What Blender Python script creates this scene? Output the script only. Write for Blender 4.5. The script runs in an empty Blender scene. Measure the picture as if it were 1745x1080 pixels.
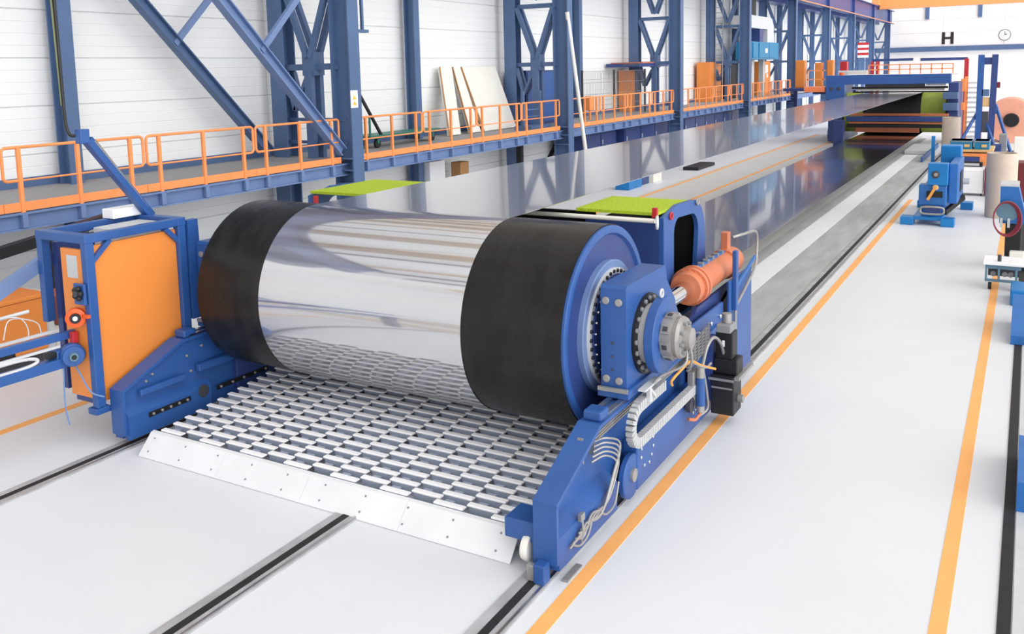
import bpy, bmesh, math, random
from mathutils import Vector, Matrix, Quaternion
random.seed(7)
S = bpy.context.scene
COL = S.collection
PI = math.pi

# ------------------------------------------------------------------ camera, world, exposure
cam_data = bpy.data.cameras.new('camera')
cam = bpy.data.objects.new('camera', cam_data)
COL.objects.link(cam)
S.camera = cam
cam_data.sensor_fit = 'HORIZONTAL'
cam_data.sensor_width = 36.0
cam_data.lens = 36.0 * 1536.257 / 1745.0
cam_data.shift_x = -(863.53 - 872.5) / 1745.0
cam_data.shift_y = (312.98 - 540.0) / 1745.0
cam_data.clip_start = 0.1
cam_data.clip_end = 400.0
# world axes seen from the camera (rows: X, Y, Z; columns: right, down, forward), from the vanishing points
_f, _cx, _cy = 1536.257, 863.533, 312.980
def _dir(x, y): return Vector((x - _cx, y - _cy, _f)).normalized()
_Y = _dir(1760.0, 100.0); _X = -_dir(-1800.0, 183.0); _Z = -_dir(1150.0, 12600.0)
_R = Matrix((_X, _Y, _Z))
_right = _R @ Vector((1, 0, 0)); _up = _R @ Vector((0, -1, 0)); _back = _R @ Vector((0, 0, -1))
_M = Matrix((_right, _up, _back)).transposed().to_4x4()
_M.translation = Vector((0, 0, 4.5))
cam.matrix_world = _M

world = bpy.data.worlds.new('hall_daylight')
S.world = world
world.use_nodes = True
_bg = world.node_tree.nodes['Background']
_bg.inputs['Color'].default_value = (0.97, 0.985, 1.0, 1)
_bg.inputs['Strength'].default_value = 0.92
sun_data = bpy.data.lights.new('soft_fill_sun', 'SUN')  # added sun that brightens the left wall and right-hand faces, no window behind it
sun_data.energy = 4.2
sun_data.angle = math.radians(100)
sun_data.color = (0.99, 0.995, 1.0)
sun = bpy.data.objects.new('soft_fill_sun', sun_data); COL.objects.link(sun)
sun.rotation_euler = Vector((-0.84, 0.40, -0.38)).to_track_quat('-Z', 'Y').to_euler()
sun.location = (20, -15, 20)
S.view_settings.view_transform = 'Standard'
S.view_settings.look = 'None'
S.view_settings.gamma = 1.0
S.view_settings.use_curve_mapping = False
S.view_settings.exposure = 0.08

# ------------------------------------------------------------------ materials
def lin(c):
    out = []
    for v in c:
        v = v / 255.0
        out.append(v / 12.92 if v <= 0.04045 else ((v + 0.055) / 1.055) ** 2.4)
    return out
def mat(name, rgb, rough=0.5, metal=0.0, var=0.06, scale=3.0, bump=0.0, bscale=40.0, stretch=None, spec=0.5, rvar=0.0):
    m = bpy.data.materials.new(name)
    m.use_nodes = True
    nt = m.node_tree; N = nt.nodes; L = nt.links
    b = N['Principled BSDF']
    r, g, bl = lin(rgb)
    b.inputs['Roughness'].default_value = rough
    b.inputs['Metallic'].default_value = metal
    b.inputs['Specular IOR Level'].default_value = spec
    tc = N.new('ShaderNodeTexCoord'); mp = N.new('ShaderNodeMapping')
    L.new(tc.outputs['Object'], mp.inputs['Vector'])
    if stretch: mp.inputs['Scale'].default_value = stretch
    nz = N.new('ShaderNodeTexNoise'); nz.inputs['Scale'].default_value = scale; nz.inputs['Detail'].default_value = 5
    L.new(mp.outputs['Vector'], nz.inputs['Vector'])
    cr = N.new('ShaderNodeValToRGB')
    cr.color_ramp.elements[0].position = 0.3; cr.color_ramp.elements[1].position = 0.7
    cr.color_ramp.elements[0].color = (r * (1 - var), g * (1 - var), bl * (1 - var), 1)
    cr.color_ramp.elements[1].color = (min(1, r * (1 + var)), min(1, g * (1 + var)), min(1, bl * (1 + var)), 1)
    L.new(nz.outputs['Fac'], cr.inputs['Fac']); L.new(cr.outputs['Color'], b.inputs['Base Color'])
    if rvar:
        mr = N.new('ShaderNodeMapRange')
        mr.inputs['To Min'].default_value = max(0, rough - rvar); mr.inputs['To Max'].default_value = rough + rvar
        L.new(nz.outputs['Fac'], mr.inputs['Value']); L.new(mr.outputs['Result'], b.inputs['Roughness'])
    if bump:
        n2 = N.new('ShaderNodeTexNoise'); n2.inputs['Scale'].default_value = bscale; n2.inputs['Detail'].default_value = 3
        L.new(mp.outputs['Vector'], n2.inputs['Vector'])
        bp = N.new('ShaderNodeBump'); bp.inputs['Strength'].default_value = bump; bp.inputs['Distance'].default_value = 0.01
        L.new(n2.outputs['Fac'], bp.inputs['Height']); L.new(bp.outputs['Normal'], b.inputs['Normal'])
    return m
M = {}
M['blue'] = mat('machine_blue_paint', (46, 88, 154), 0.38, var=0.08, scale=2)
M['navy'] = mat('dark_blue_paint', (48, 68, 126), 0.4, var=0.08)
M['steelblue'] = mat('column_blue_paint', (80, 106, 146), 0.5, var=0.08, scale=1.5)
M['beamblue'] = mat('walkway_blue_paint', (108, 132, 176), 0.5, var=0.06)
M['orange'] = mat('railing_orange_paint', (246, 152, 90), 0.45, var=0.05)
M['orangepanel'] = mat('cabinet_orange_paint', (234, 142, 66), 0.42, var=0.03, scale=1.0)
M['copper'] = mat('salmon_orange_paint', (204, 120, 84), 0.42, var=0.06)
M['brightorange'] = mat('red_orange_plastic', (238, 96, 42), 0.4)
M['green'] = mat('lime_green_rubber_mat', (170, 194, 40), 0.85, var=0.22, scale=30, bump=0.5, bscale=120)
M['greenroll'] = mat('olive_green_rubber', (150, 166, 62), 0.55, var=0.1)
M['rubber'] = mat('black_rubber', (35, 34, 33), 0.27, spec=0.25, var=0.3, scale=1.6, stretch=(3, 1, 1), rvar=0.1)
M['steel'] = mat('polished_steel', (222, 222, 224), 0.22, 1.0, var=0.03, scale=0.6)
_nt = M['steel'].node_tree; _b = _nt.nodes['Principled BSDF']
_b.inputs['Anisotropic'].default_value = 1.0; _b.inputs['Anisotropic Rotation'].default_value = 0.0
_tg = _nt.nodes.new('ShaderNodeCombineXYZ'); _tg.inputs[0].default_value = 1.0   # brushed across the belt
_nt.links.new(_tg.outputs[0], _b.inputs['Tangent'])
M['brushed'] = mat('brushed_steel', (205, 205, 205), 0.3, 1.0, var=0.08, scale=10)
_p2 = _nt.nodes.new('ShaderNodeBsdfPrincipled'); _p2.inputs['Metallic'].default_value = 1.0; _p2.inputs['Roughness'].default_value = 0.05
_p2.inputs['Base Color'].default_value = (*lin((222, 222, 224)), 1)
_mx = _nt.nodes.new('ShaderNodeMixShader'); _mx.inputs[0].default_value = 0.42
_nt.links.new(_b.outputs[0], _mx.inputs[1]); _nt.links.new(_p2.outputs[0], _mx.inputs[2])
_nt.links.new(_mx.outputs[0], _nt.nodes['Material Output'].inputs['Surface'])
M['chrome'] = mat('chrome', (225, 225, 228), 0.08, 1.0, var=0.02)
M['zinc'] = mat('pale_zinc', (164, 162, 160), 0.42, 0.45, var=0.12, scale=8)
M['whitepaint'] = mat('white_paint', (246, 247, 249), 0.45, var=0.03)
M['offwhite'] = mat('off_white_board', (236, 234, 226), 0.6, var=0.03)
M['lightgrey'] = mat('light_grey_paint', (200, 203, 205), 0.5, var=0.06)
M['grey'] = mat('grey_paint', (135, 138, 142), 0.5, var=0.1)
M['darkgrey'] = mat('dark_grey_metal', (62, 64, 70), 0.5, var=0.15)
M['black'] = mat('black_metal', (24, 25, 28), 0.45, var=0.15)
M['red'] = mat('red_paint', (190, 44, 52), 0.45)
M['darkred'] = mat('dark_red_paint', (110, 34, 40), 0.5)
M['cyanblue'] = mat('winder_blue_paint', (18, 122, 192), 0.4, var=0.08)
M['midblue'] = mat('cart_blue_paint', (40, 106, 178), 0.42, var=0.08)
M['slateblue'] = mat('slate_blue_paint', (96, 130, 150), 0.5, var=0.1)
M['teal'] = mat('teal_paint', (24, 124, 170), 0.45)
M['greenpaint'] = mat('trolley_green_paint', (36, 112, 100), 0.5)
M['kraft'] = mat('kraft_cardboard', (206, 190, 174), 0.8, var=0.05)
M['boxcard'] = mat('brown_cardboard', (186, 140, 92), 0.8, var=0.08)
M['tan'] = mat('tan_plywood', (214, 176, 122), 0.6, var=0.1)
M['salmon'] = mat('salmon_film_roll', (238, 168, 142), 0.55, var=0.06)
M['yellow'] = mat('warning_yellow', (232, 190, 40), 0.5)
M['hosegrey'] = mat('grey_plastic_chain', (186, 188, 188), 0.55, var=0.1, scale=30)
M['hosered'] = mat('dark_red_hose', (140, 52, 70), 0.5)
M['hoseblue'] = mat('pale_blue_hose', (110, 140, 190), 0.5)
M['hoseorange'] = mat('orange_hose', (230, 160, 70), 0.5)
M['wall'] = mat('white_wall_cladding', (240, 242, 242), 0.55, var=0.012, scale=0.4)
M['farwall'] = mat('far_wall_white', (240, 240, 240), 0.6, var=0.01)
M['floor'] = mat('pale_painted_concrete', (222, 225, 229), 0.42, var=0.02, scale=0.7, spec=0.35)
M['concrete'] = mat('grey_concrete', (176, 178, 178), 0.7, var=0.14, scale=1.2, stretch=(3, 0.6, 1))
M['palegrey'] = mat('pale_grey_concrete', (206, 206, 202), 0.6, var=0.04, scale=0.8)
M['deck'] = mat('walkway_deck_grating', (150, 148, 148), 0.75, var=0.12, scale=20, stretch=(1, 6, 1))
M['lineorange'] = mat('worn_orange_floor_paint', (250, 178, 102), 0.6, var=0.06, scale=2)
M['backfloor'] = mat('beige_reflection_floor', (196, 186, 174), 0.5, var=0.05)
M['rail'] = mat('steel_floor_rail', (170, 170, 174), 0.45, 0.0, var=0.2, scale=4)
M['slot'] = mat('dark_rail_slot', (30, 30, 34), 0.7, var=0.3, scale=6)
M['ramp'] = mat('scuffed_pale_ramp_paint', (226, 229, 231), 0.5, var=0.05, scale=1.6)
M['slat'] = mat('white_slat_paint', (252, 252, 254), 0.35, var=0.01)
M['tray'] = mat('light_patched_tray', (150, 154, 162), 0.6, var=0.8, scale=1.1)  # pale and dark patches paint in floor light showing between the slats
M['slatbase'] = mat('slate_grey_slat_web', (160, 170, 190), 0.5, var=0.1, scale=4)
M['roof'] = mat('cream_streak_girder', (232, 206, 176), 0.6, var=0.05)
M['roofdark'] = mat('mauve_grey_streak_girder', (120, 104, 108), 0.6, var=0.05)
M['backwall'] = mat('beige_wall', (190, 180, 168), 0.7, var=0.03)
def glass_mat(name, rgb, alpha):
    m = mat(name, rgb, 0.3, var=0.02)
    m.node_tree.nodes['Principled BSDF'].inputs['Alpha'].default_value = alpha
    return m

# ------------------------------------------------------------------ mesh builder
def basis(d, up=(0, 0, 1)):
    d = Vector(d).normalized(); u = Vector(up)
    if abs(d.dot(u)) > 0.98: u = Vector((1, 0, 0)) if abs(d.x) < 0.9 else Vector((0, 1, 0))
    s = d.cross(u).normalized(); u = s.cross(d).normalized()
    return d, s, u
class MB:
    def __init__(self): self.v = []; self.f = []; self.sm = []
    def add(self, vs, fs, smooth=False):
        k = len(self.v); self.v += [Vector(p) for p in vs]
        for q in fs: self.f.append([k + i for i in q]); self.sm.append(smooth)
        return self
    def box(self, x0, x1, y0, y1, z0, z1, bev=0.0):
        x0, x1 = min(x0, x1), max(x0, x1); y0, y1 = min(y0, y1), max(y0, y1); z0, z1 = min(z0, z1), max(z0, z1)
        if bev <= 0 or bev * 2.2 > min(x1 - x0, y1 - y0, z1 - z0):
            vs = [(x, y, z) for z in (z0, z1) for y in (y0, y1) for x in (x0, x1)]
            return self.add(vs, [(0, 2, 3, 1), (4, 5, 7, 6), (0, 1, 5, 4), (2, 6, 7, 3), (0, 4, 6, 2), (1, 3, 7, 5)])
        bm = bmesh.new(); bmesh.ops.create_cube(bm, size=1)
        for v in bm.verts:
            v.co = Vector(((x0 + x1) / 2 + v.co.x * (x1 - x0), (y0 + y1) / 2 + v.co.y * (y1 - y0), (z0 + z1) / 2 + v.co.z * (z1 - z0)))
        bmesh.ops.bevel(bm, geom=bm.edges[:], offset=bev, segments=2, affect='EDGES', profile=0.5)
        bm.verts.index_update()
        self.add([v.co.copy() for v in bm.verts], [[v.index for v in f.verts] for f in bm.faces]); bm.free()
        return self
    def beam(self, a, b, w, h, up=(0, 0, 1)):
        a, b = Vector(a), Vector(b); d, s, u = basis(b - a, up)
        vs = [p + s * (i * w / 2) + u * (j * h / 2) for p in (a, b) for i, j in ((-1, -1), (1, -1), (1, 1), (-1, 1))]
        return self.add(vs, [(0, 3, 2, 1), (4, 5, 6, 7), (0, 1, 5, 4), (1, 2, 6, 5), (2, 3, 7, 6), (3, 0, 4, 7)])
    def hbeam(self, a, b, w, h, t=0.03, up=(0, 0, 1)):   # I-section: flanges along +-up
        a, b = Vector(a), Vector(b); d, s, u = basis(b - a, up)
        o = u * (h / 2 - t / 2)
        self.beam(a + o, b + o, w, t, u); self.beam(a - o, b - o, w, t, u); self.beam(a, b, t, h - 2 * t, u)
        return self
    def prism(self, poly, axis, a0, a1):                   # polygon in the two other axes, extruded along axis
        def P(p, a):
            if axis == 'X': return (a, p[0], p[1])
            if axis == 'Y': return (p[0], a, p[1])
            return (p[0], p[1], a)
        n = len(poly)
        self.add([P(p, a0) for p in poly] + [P(p, a1) for p in poly],
                 [list(range(n - 1, -1, -1)), list(range(n, 2 * n))] + [(i, (i + 1) % n, n + (i + 1) % n, n + i) for i in range(n)])
        return self
    def lathe(self, prof, o, d, n=32, up=(0, 0, 1), a0=0.0, a1=None, smooth=True, caps=True):   # prof: (along, radius)
        o = Vector(o); d, s, u = basis(d, up); full = a1 is None
        if full: a1 = a0 + 2 * PI
        m = n if full else n + 1
        vs = []
        for t, r in prof:
            for i in range(m):
                a = a0 + (a1 - a0) * i / n
                vs.append(o + d * t + (s * math.cos(a) + u * math.sin(a)) * r)
        fs = []
        for k in range(len(prof) - 1):
            for i in range(n if full else m - 1):
                j = (i + 1) % m
                fs.append((k * m + i, k * m + j, (k + 1) * m + j, (k + 1) * m + i))
        self.add(vs, fs, smooth)
        if caps and full:
            for k in (0, len(prof) - 1):
                if prof[k][1] > 1e-4:
                    q = list(range(m)); self.add(vs[k * m:(k + 1) * m], [q if k else q[::-1]])
        return self
    def cyl(self, a, b, r, n=16, r2=None):
        a, b = Vector(a), Vector(b); L = (b - a).length; r2 = r if r2 is None else r2
        c = min(r, r2, L) * 0.06
        return self.lathe([(0, r - c), (c, r), (L - c, r2), (L, r2 - c)], a, b - a, n)
    def tube(self, pts, r, n=8, closed=False):
        pts = [Vector(p) for p in pts]; k = len(pts); rings = []; prev = None
        for i, p in enumerate(pts):
            if closed: t = (pts[(i + 1) % k] - pts[i - 1])
            else: t = pts[min(i + 1, k - 1)] - pts[max(i - 1, 0)]
            t.normalize()
            if prev is None: _, s, u = basis(t)
            else:
                s = prev - t * prev.dot(t)
                s = s.normalized() if s.length > 1e-5 else basis(t)[1]
                u = s.cross(t).normalized()
            prev = s
            rings.append([p + (s * math.cos(2 * PI * j / n) + u * math.sin(2 * PI * j / n)) * r for j in range(n)])
        vs = [q for rr in rings for q in rr]; fs = []
        for i in range(k if closed else k - 1):
            for j in range(n):
                a, b = i * n, ((i + 1) % k) * n
                fs.append((a + j, a + (j + 1) % n, b + (j + 1) % n, b + j))
        if not closed: fs += [list(range(n - 1, -1, -1)), [(k - 1) * n + j for j in range(n)]]
        return self.add(vs, fs, True)
    def ball(self, c, r, n=12):
        return self.lathe([(-r * math.cos(PI * i / 8), max(1e-5, r * math.sin(PI * i / 8))) for i in range(9)], c, (0, 0, 1), n, caps=False)
    def ring(self, c, d, R, r, n=24, m=8):
        _, s, u = basis(d); c = Vector(c)
        return self.tube([c + (s * math.cos(2 * PI * i / n) + u * math.sin(2 * PI * i / n)) * R for i in range(n)], r, m, True)
    def lo(self):
        xs = [p.x for p in self.v]; ys = [p.y for p in self.v]; zs = [p.z for p in self.v]
        return Vector(((min(xs) + max(xs)) / 2, (min(ys) + max(ys)) / 2, min(zs)))
    def build(self, name, m, parent=None, label=None):
        o0 = WORLD.get(parent.name) if parent else self.lo()
        me = bpy.data.meshes.new(name)
        me.from_pydata([p - o0 for p in self.v], [], self.f)
        me.polygons.foreach_set('use_smooth', self.sm)
        me.update()
        bm = bmesh.new(); bm.from_mesh(me); bmesh.ops.recalc_face_normals(bm, faces=bm.faces[:]); bm.to_mesh(me); bm.free()
        if any(self.sm): me.set_sharp_from_angle(angle=math.radians(38))
        me.materials.append(M[m] if isinstance(m, str) else m)
        o = bpy.data.objects.new(name, me); COL.objects.link(o)
        if parent: o.parent = parent
        else: o.location = o0
        WORLD[o.name] = o0
        if label: o['label'] = label
        return o
WORLD = {}
def tag(o, label, cat, group=None):
    o['label'] = label; o['category'] = cat
    if group: o['group'] = group
    return o
def thing(name, label, cat, loc, group=None):
    o = bpy.data.objects.new(name, None); COL.objects.link(o)
    o.location = loc; o.empty_display_size = 0.2; WORLD[o.name] = Vector(loc)
    return tag(o, label, cat, group)
def struct(o): o['kind'] = 'structure'; return o
def part_copy(src, parent, off):
    c = src.copy(); COL.objects.link(c); c.parent = parent; c.location = Vector(src.location) + Vector(off)
    WORLD[c.name] = WORLD[src.name]
    return c
def dup(root, off, label):
    r = root.copy(); COL.objects.link(r); r.location = root.location + Vector(off); r['label'] = label
    WORLD[r.name] = Vector(r.location)
    for ch in list(root.children):
        c = ch.copy(); COL.objects.link(c); c.parent = r; WORLD[c.name] = Vector(r.location)
        for g in list(ch.children):
            d = g.copy(); COL.objects.link(d); d.parent = c
    return r
def arc(c, r, a0, a1, n):                                  # 2D arc, degrees
    return [(c[0] + r * math.cos(math.radians(a0 + (a1 - a0) * i / n)), c[1] + r * math.sin(math.radians(a0 + (a1 - a0) * i / n))) for i in range(n + 1)]
def smooth_path(pts, k=6):                                 # Catmull-Rom
    P = [Vector(p) for p in pts]; P = [P[0] * 2 - P[1]] + P + [P[-1] * 2 - P[-2]]; out = []
    for i in range(1, len(P) - 2):
        for j in range(k):
            t = j / k; a, b, c, d = P[i - 1], P[i], P[i + 1], P[i + 2]
            out.append(0.5 * ((2 * b) + (c - a) * t + (2 * a - 5 * b + 4 * c - d) * t * t + (3 * b - a - 3 * c + d) * t ** 3))
    out.append(P[-2]); return out

def studs(name, pts, d, r, h, m, parent, n=10):
    d = Vector(d).normalized(); p0 = Vector(pts[0])
    o = MB().lathe([(0, r), (h * 0.8, r), (h, r * 0.8)], p0, d, n).build(name, m, parent)
    for p in pts[1:]:
        c = o.copy(); COL.objects.link(c); c.location = Vector(o.location) + Vector(p) - p0
    return o
def circ(x, cy, cz, R_, n, ph=0.0): return [(x, cy + R_ * math.cos(2 * PI * (q + ph) / n), cz + R_ * math.sin(2 * PI * (q + ph) / n)) for q in range(n)]
# ------------------------------------------------------------------ setting: floor, walls, added roof girders
fl = struct(MB().box(-18.2, 14, -36, 123, -0.3, 0).build('floor', 'floor'))
fl['label'] = 'pale painted concrete hall floor'
n_trim = [0]
def trim(mb, m, label):
    n_trim[0] += 1
    o = struct(mb.build('trim_%d' % n_trim[0], m)); o['label'] = label; return o
trim(MB().box(-11.9, -5.55, 11.5, 60, 0.0, 0.006), 'palegrey', 'grey floor area beneath the long steel belt')
trim(MB().box(-5.55, -5.2, 12.5, 58, 0.0, 0.012), 'concrete', 'narrow grey floor strip beside the lower belt')
trim(MB().box(-5.2, -4.62, 12.5, 47.5, 0.0, 0.016), 'whitepaint', 'bright white strip between belt and grey slab')
trim(MB().box(-4.62, -3.78, 12.5, 47.5, 0.0, 0.012), 'concrete', 'worn grey concrete slab left of the right floor rail')
for (ya, yb, mm, lab) in ((-36, -14, 'backfloor', 'beige band added far behind the camera for drum reflections'), (-14, -13.4, 'concrete', 'grey strip added behind the camera for drum reflections'), (-13.4, -7.5, 'backfloor', 'beige band added behind the camera for drum reflections'), (-7.5, -7.2, 'whitepaint', 'white strip added behind the camera for drum reflections'), (-7.2, -4.2, 'backfloor', 'narrower beige band added behind the camera for drum reflections'),
                          (-4.2, -3.9, 'slot', 'dark strip added behind the camera for drum reflections'), (-3.9, -1.2, 'palegrey', 'pale grey band added below the camera for drum reflections'), (-1.2, -0.7, 'whitepaint', 'white strip added below the camera for drum reflections'), (-0.7, 1.5, 'backfloor', 'beige band added below the camera for drum reflections')):
    trim(MB().box(-18, 14, ya, yb, 0.0, 0.008), mm, lab)  # unseen floor bands, added to streak the reflection in the drum
def floor_rail(x, y0, y1, label):
    n_trim[0] += 1
    r = MB().box(x - 0.14, x + 0.14, y0, y1, 0.0, 0.018).build('trim_%d' % n_trim[0], 'rail'); struct(r); r['label'] = label
    MB().box(x - 0.04, x + 0.04, y0, y1, 0.012, 0.021).build('slot', 'slot', r)
    MB().box(x + 0.1, x + 0.125, y0, y1, 0.018, 0.03).build('rail_edge', 'brushed', r)
    return r
floor_rail(-9.52, 1.6, 12, 'left floor rail running under the left machine frame')
floor_rail(-5.90, 1.6, 9, 'middle floor rail disappearing under the ramp plate')
floor_rail(-3.63, 1.6, 58, 'right floor rail running under the right machine frame')
trim(MB().box(-0.06, 0.04, 4, 30, 0.0, 0.012), 'slot', 'dark drain channel at the right edge of the floor')
trim(MB().box(0.05, 0.14, 4, 30, 0.0, 0.012), 'lightgrey', 'pale kerb right of the drain channel')
trim(MB().box(-3.34, -3.2, 3, 32, 0.0, 0.004), 'lineorange', 'long orange floor line right of the machine')
trim(MB().box(-0.53, -0.40, 3, 32, 0.0, 0.004), 'lineorange', 'orange floor line near the right edge')
trim(MB().box(-11.45, -11.3, 3, 9.5, 0.0, 0.004), 'lineorange', 'orange floor line at the far left')
trim(MB().box(-11.75, -11.6, 14, 60, 0.006, 0.01), 'lineorange', 'outer orange line on the grey floor beyond the upper belt')
trim(MB().box(-9.95, -9.8, 14, 60, 0.006, 0.01), 'lineorange', 'inner orange line on the grey floor beyond the upper belt')

# left wall: ribbed cladding panels, each one a piece
wl = struct(MB().box(-18.3, -18.06, 2, 124, 0, 12).build('wall_left', 'wall'))
wl['label'] = 'white ribbed cladding wall behind the walkway'
def panel_mesh():
    h, t, L = 0.985, 0.05, 6.21
    prof = [(0, 0), (0, t * 0.6)]
    for k in range(4):
        z0 = k * h / 4
        prof += [(z0 + 0.012, t), (z0 + h / 4 - 0.012, t), (z0 + h / 4, t * 0.72)]
    prof += [(h, 0)]
    b = MB(); poly = [(0.0 + x, z) for z, x in prof]
    b.prism(poly, 'Y', 0.0, L)
    return b
_p = panel_mesh()
_me = None
for r in range(12):
    for k in range(19):
        if _me is None:
            o = _p.build('panel', 'wall', wl); _me = o.data
            base = WORLD[wl.name]
            # the panel mesh was written in local wall coordinates: move vertices back
            for v in _me.vertices: v.co += base
        else:
            o = bpy.data.objects.new('panel', _me); COL.objects.link(o); o.parent = wl
        o.location = Vector((-18.06, 5.65 + k * 6.225, r * 1.0)) - base
wf = struct(MB().box(-18.3, 14, 122, 122.3, 0, 14).build('wall_far', 'farwall'))
wf['label'] = 'white end wall of the hall with a black letter H'
for k, (z0, z1) in enumerate(((6.25, 7.85), (7.9, 9.45), (9.5, 10.9), (10.95, 14))):
    for x0 in (-16, -9.5, -3.0, 3.5):
        MB().box(x0, x0 + 6.45, 121.94, 122.02, z0, z1).build('panel', 'farwall', wf)
MB().box(-18, 14, 121.6, 122, 5.65, 6.22).build('cross_beam', 'steelblue', wf, 'blue steel beam across the end wall')
for x in (-11.3, -5.6, 0.3):
    MB().box(x - 0.22, x + 0.22, 121.7, 122, 9.55, 14).build('wall_post', 'steelblue', wf)
wb = struct(MB().box(-18.3, 14, -36.3, -36, 0, 12).build('wall_back', 'backwall')); wb['label'] = 'beige end wall behind the camera'
# unseen roof girders added to streak the drum's reflection, open sky between
ceil = bpy.data.objects.new('ceiling', None); COL.objects.link(ceil); ceil.location = (-2, 40, 13); WORLD['ceiling'] = Vector((-2, 40, 13))
struct(ceil); ceil['label'] = 'unseen roof girders added for streaks on the steel, open gaps between them'
k = 0
y = -34.0
while y < 60:
    w = random.choice((0.2, 0.3, 0.5, 0.9, 1.4))
    MB().box(-18, 14, y, y + w, 13, 13.5).build('streak_girder', 'roof' if w > 0.4 else 'roofdark', ceil)
    y += w + random.choice((1.2, 1.8, 2.6, 3.2)); k += 1

# ------------------------------------------------------------------ letter and clock on the far wall
t = thing('wall_letter', 'big black letter H painted high on the white end wall', 'letter', (-9.0, 121.9, 6.5))
b = MB().box(-9.62, -9.28, 121.88, 121.93, 6.5, 7.92); b.box(-8.68, -8.34, 121.88, 121.93, 6.5, 7.92); b.box(-9.28, -8.68, 121.88, 121.93, 7.08, 7.34)
b.build('letter_strokes', 'black', t)
t = thing('wall_clock', 'round white wall clock right of the black letter H', 'clock', (-3.0, 121.8, 6.7))
MB().lathe([(0, 0.66), (0.06, 0.66), (0.06, 0.01)], (-2.95, 121.92, 7.35), (0, -1, 0), 32).build('face', 'whitepaint', t)
MB().ring((-2.95, 121.86, 7.35), (0, 1, 0), 0.62, 0.05, 32).build('rim', 'grey', t)
MB().beam((-2.95, 121.84, 7.35), (-2.95, 121.84, 7.75), 0.06, 0.02, (0, 1, 0)).build('hand', 'darkgrey', t)
MB().beam((-2.95, 121.84, 7.35), (-2.72, 121.84, 7.47), 0.08, 0.02, (0, 1, 0)).build('hand', 'darkgrey', t)

# ------------------------------------------------------------------ overhead crane and its runway girder
t = thing('overhead_crane', 'orange overhead bridge crane spanning the far end of the hall', 'crane', (-4, 110, 10.2))
MB().box(-15.0, 13, 109, 110.2, 10.35, 13.2).build('bridge_girder', 'orange', t)
MB().box(-15.0, 13, 111.6, 112.6, 10.5, 13.2).build('bridge_girder', 'orange', t)
MB().box(-15.6, -14.9, 107.5, 114, 10.75, 11.6).build('end_carriage', 'orange', t)
t = thing('crane_runway', 'long dark blue runway girder carried by the lattice columns', 'girder', (-15.2, 62, 9.1))
b = MB(); b.box(-15.5, -14.9, 0, 121, 9.1, 9.16); b.box(-15.5, -14.9, 0, 121, 10.6, 10.68); b.box(-15.23, -15.17, 0, 121, 9.16, 10.6)
b.build('girder', 'navy', t)
for kk in range(10): MB().box(-15.45, -14.95, 5.6 + kk * 12.45, 5.63 + kk * 12.45, 9.16, 10.6).build('stiffener', 'navy', t)
MB().box(-15.26, -15.14, 0, 121, 10.68, 10.78).build('crane_rail', 'rail', t)
MB().box(-17.6, -16.6, 0, 121, 9.1, 10.4).build('rear_girder', 'navy', t)
MB().box(-14.92, -14.86, 60, 121, 9.14, 9.2).build('conductor_rail', 'orange', t)

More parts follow.
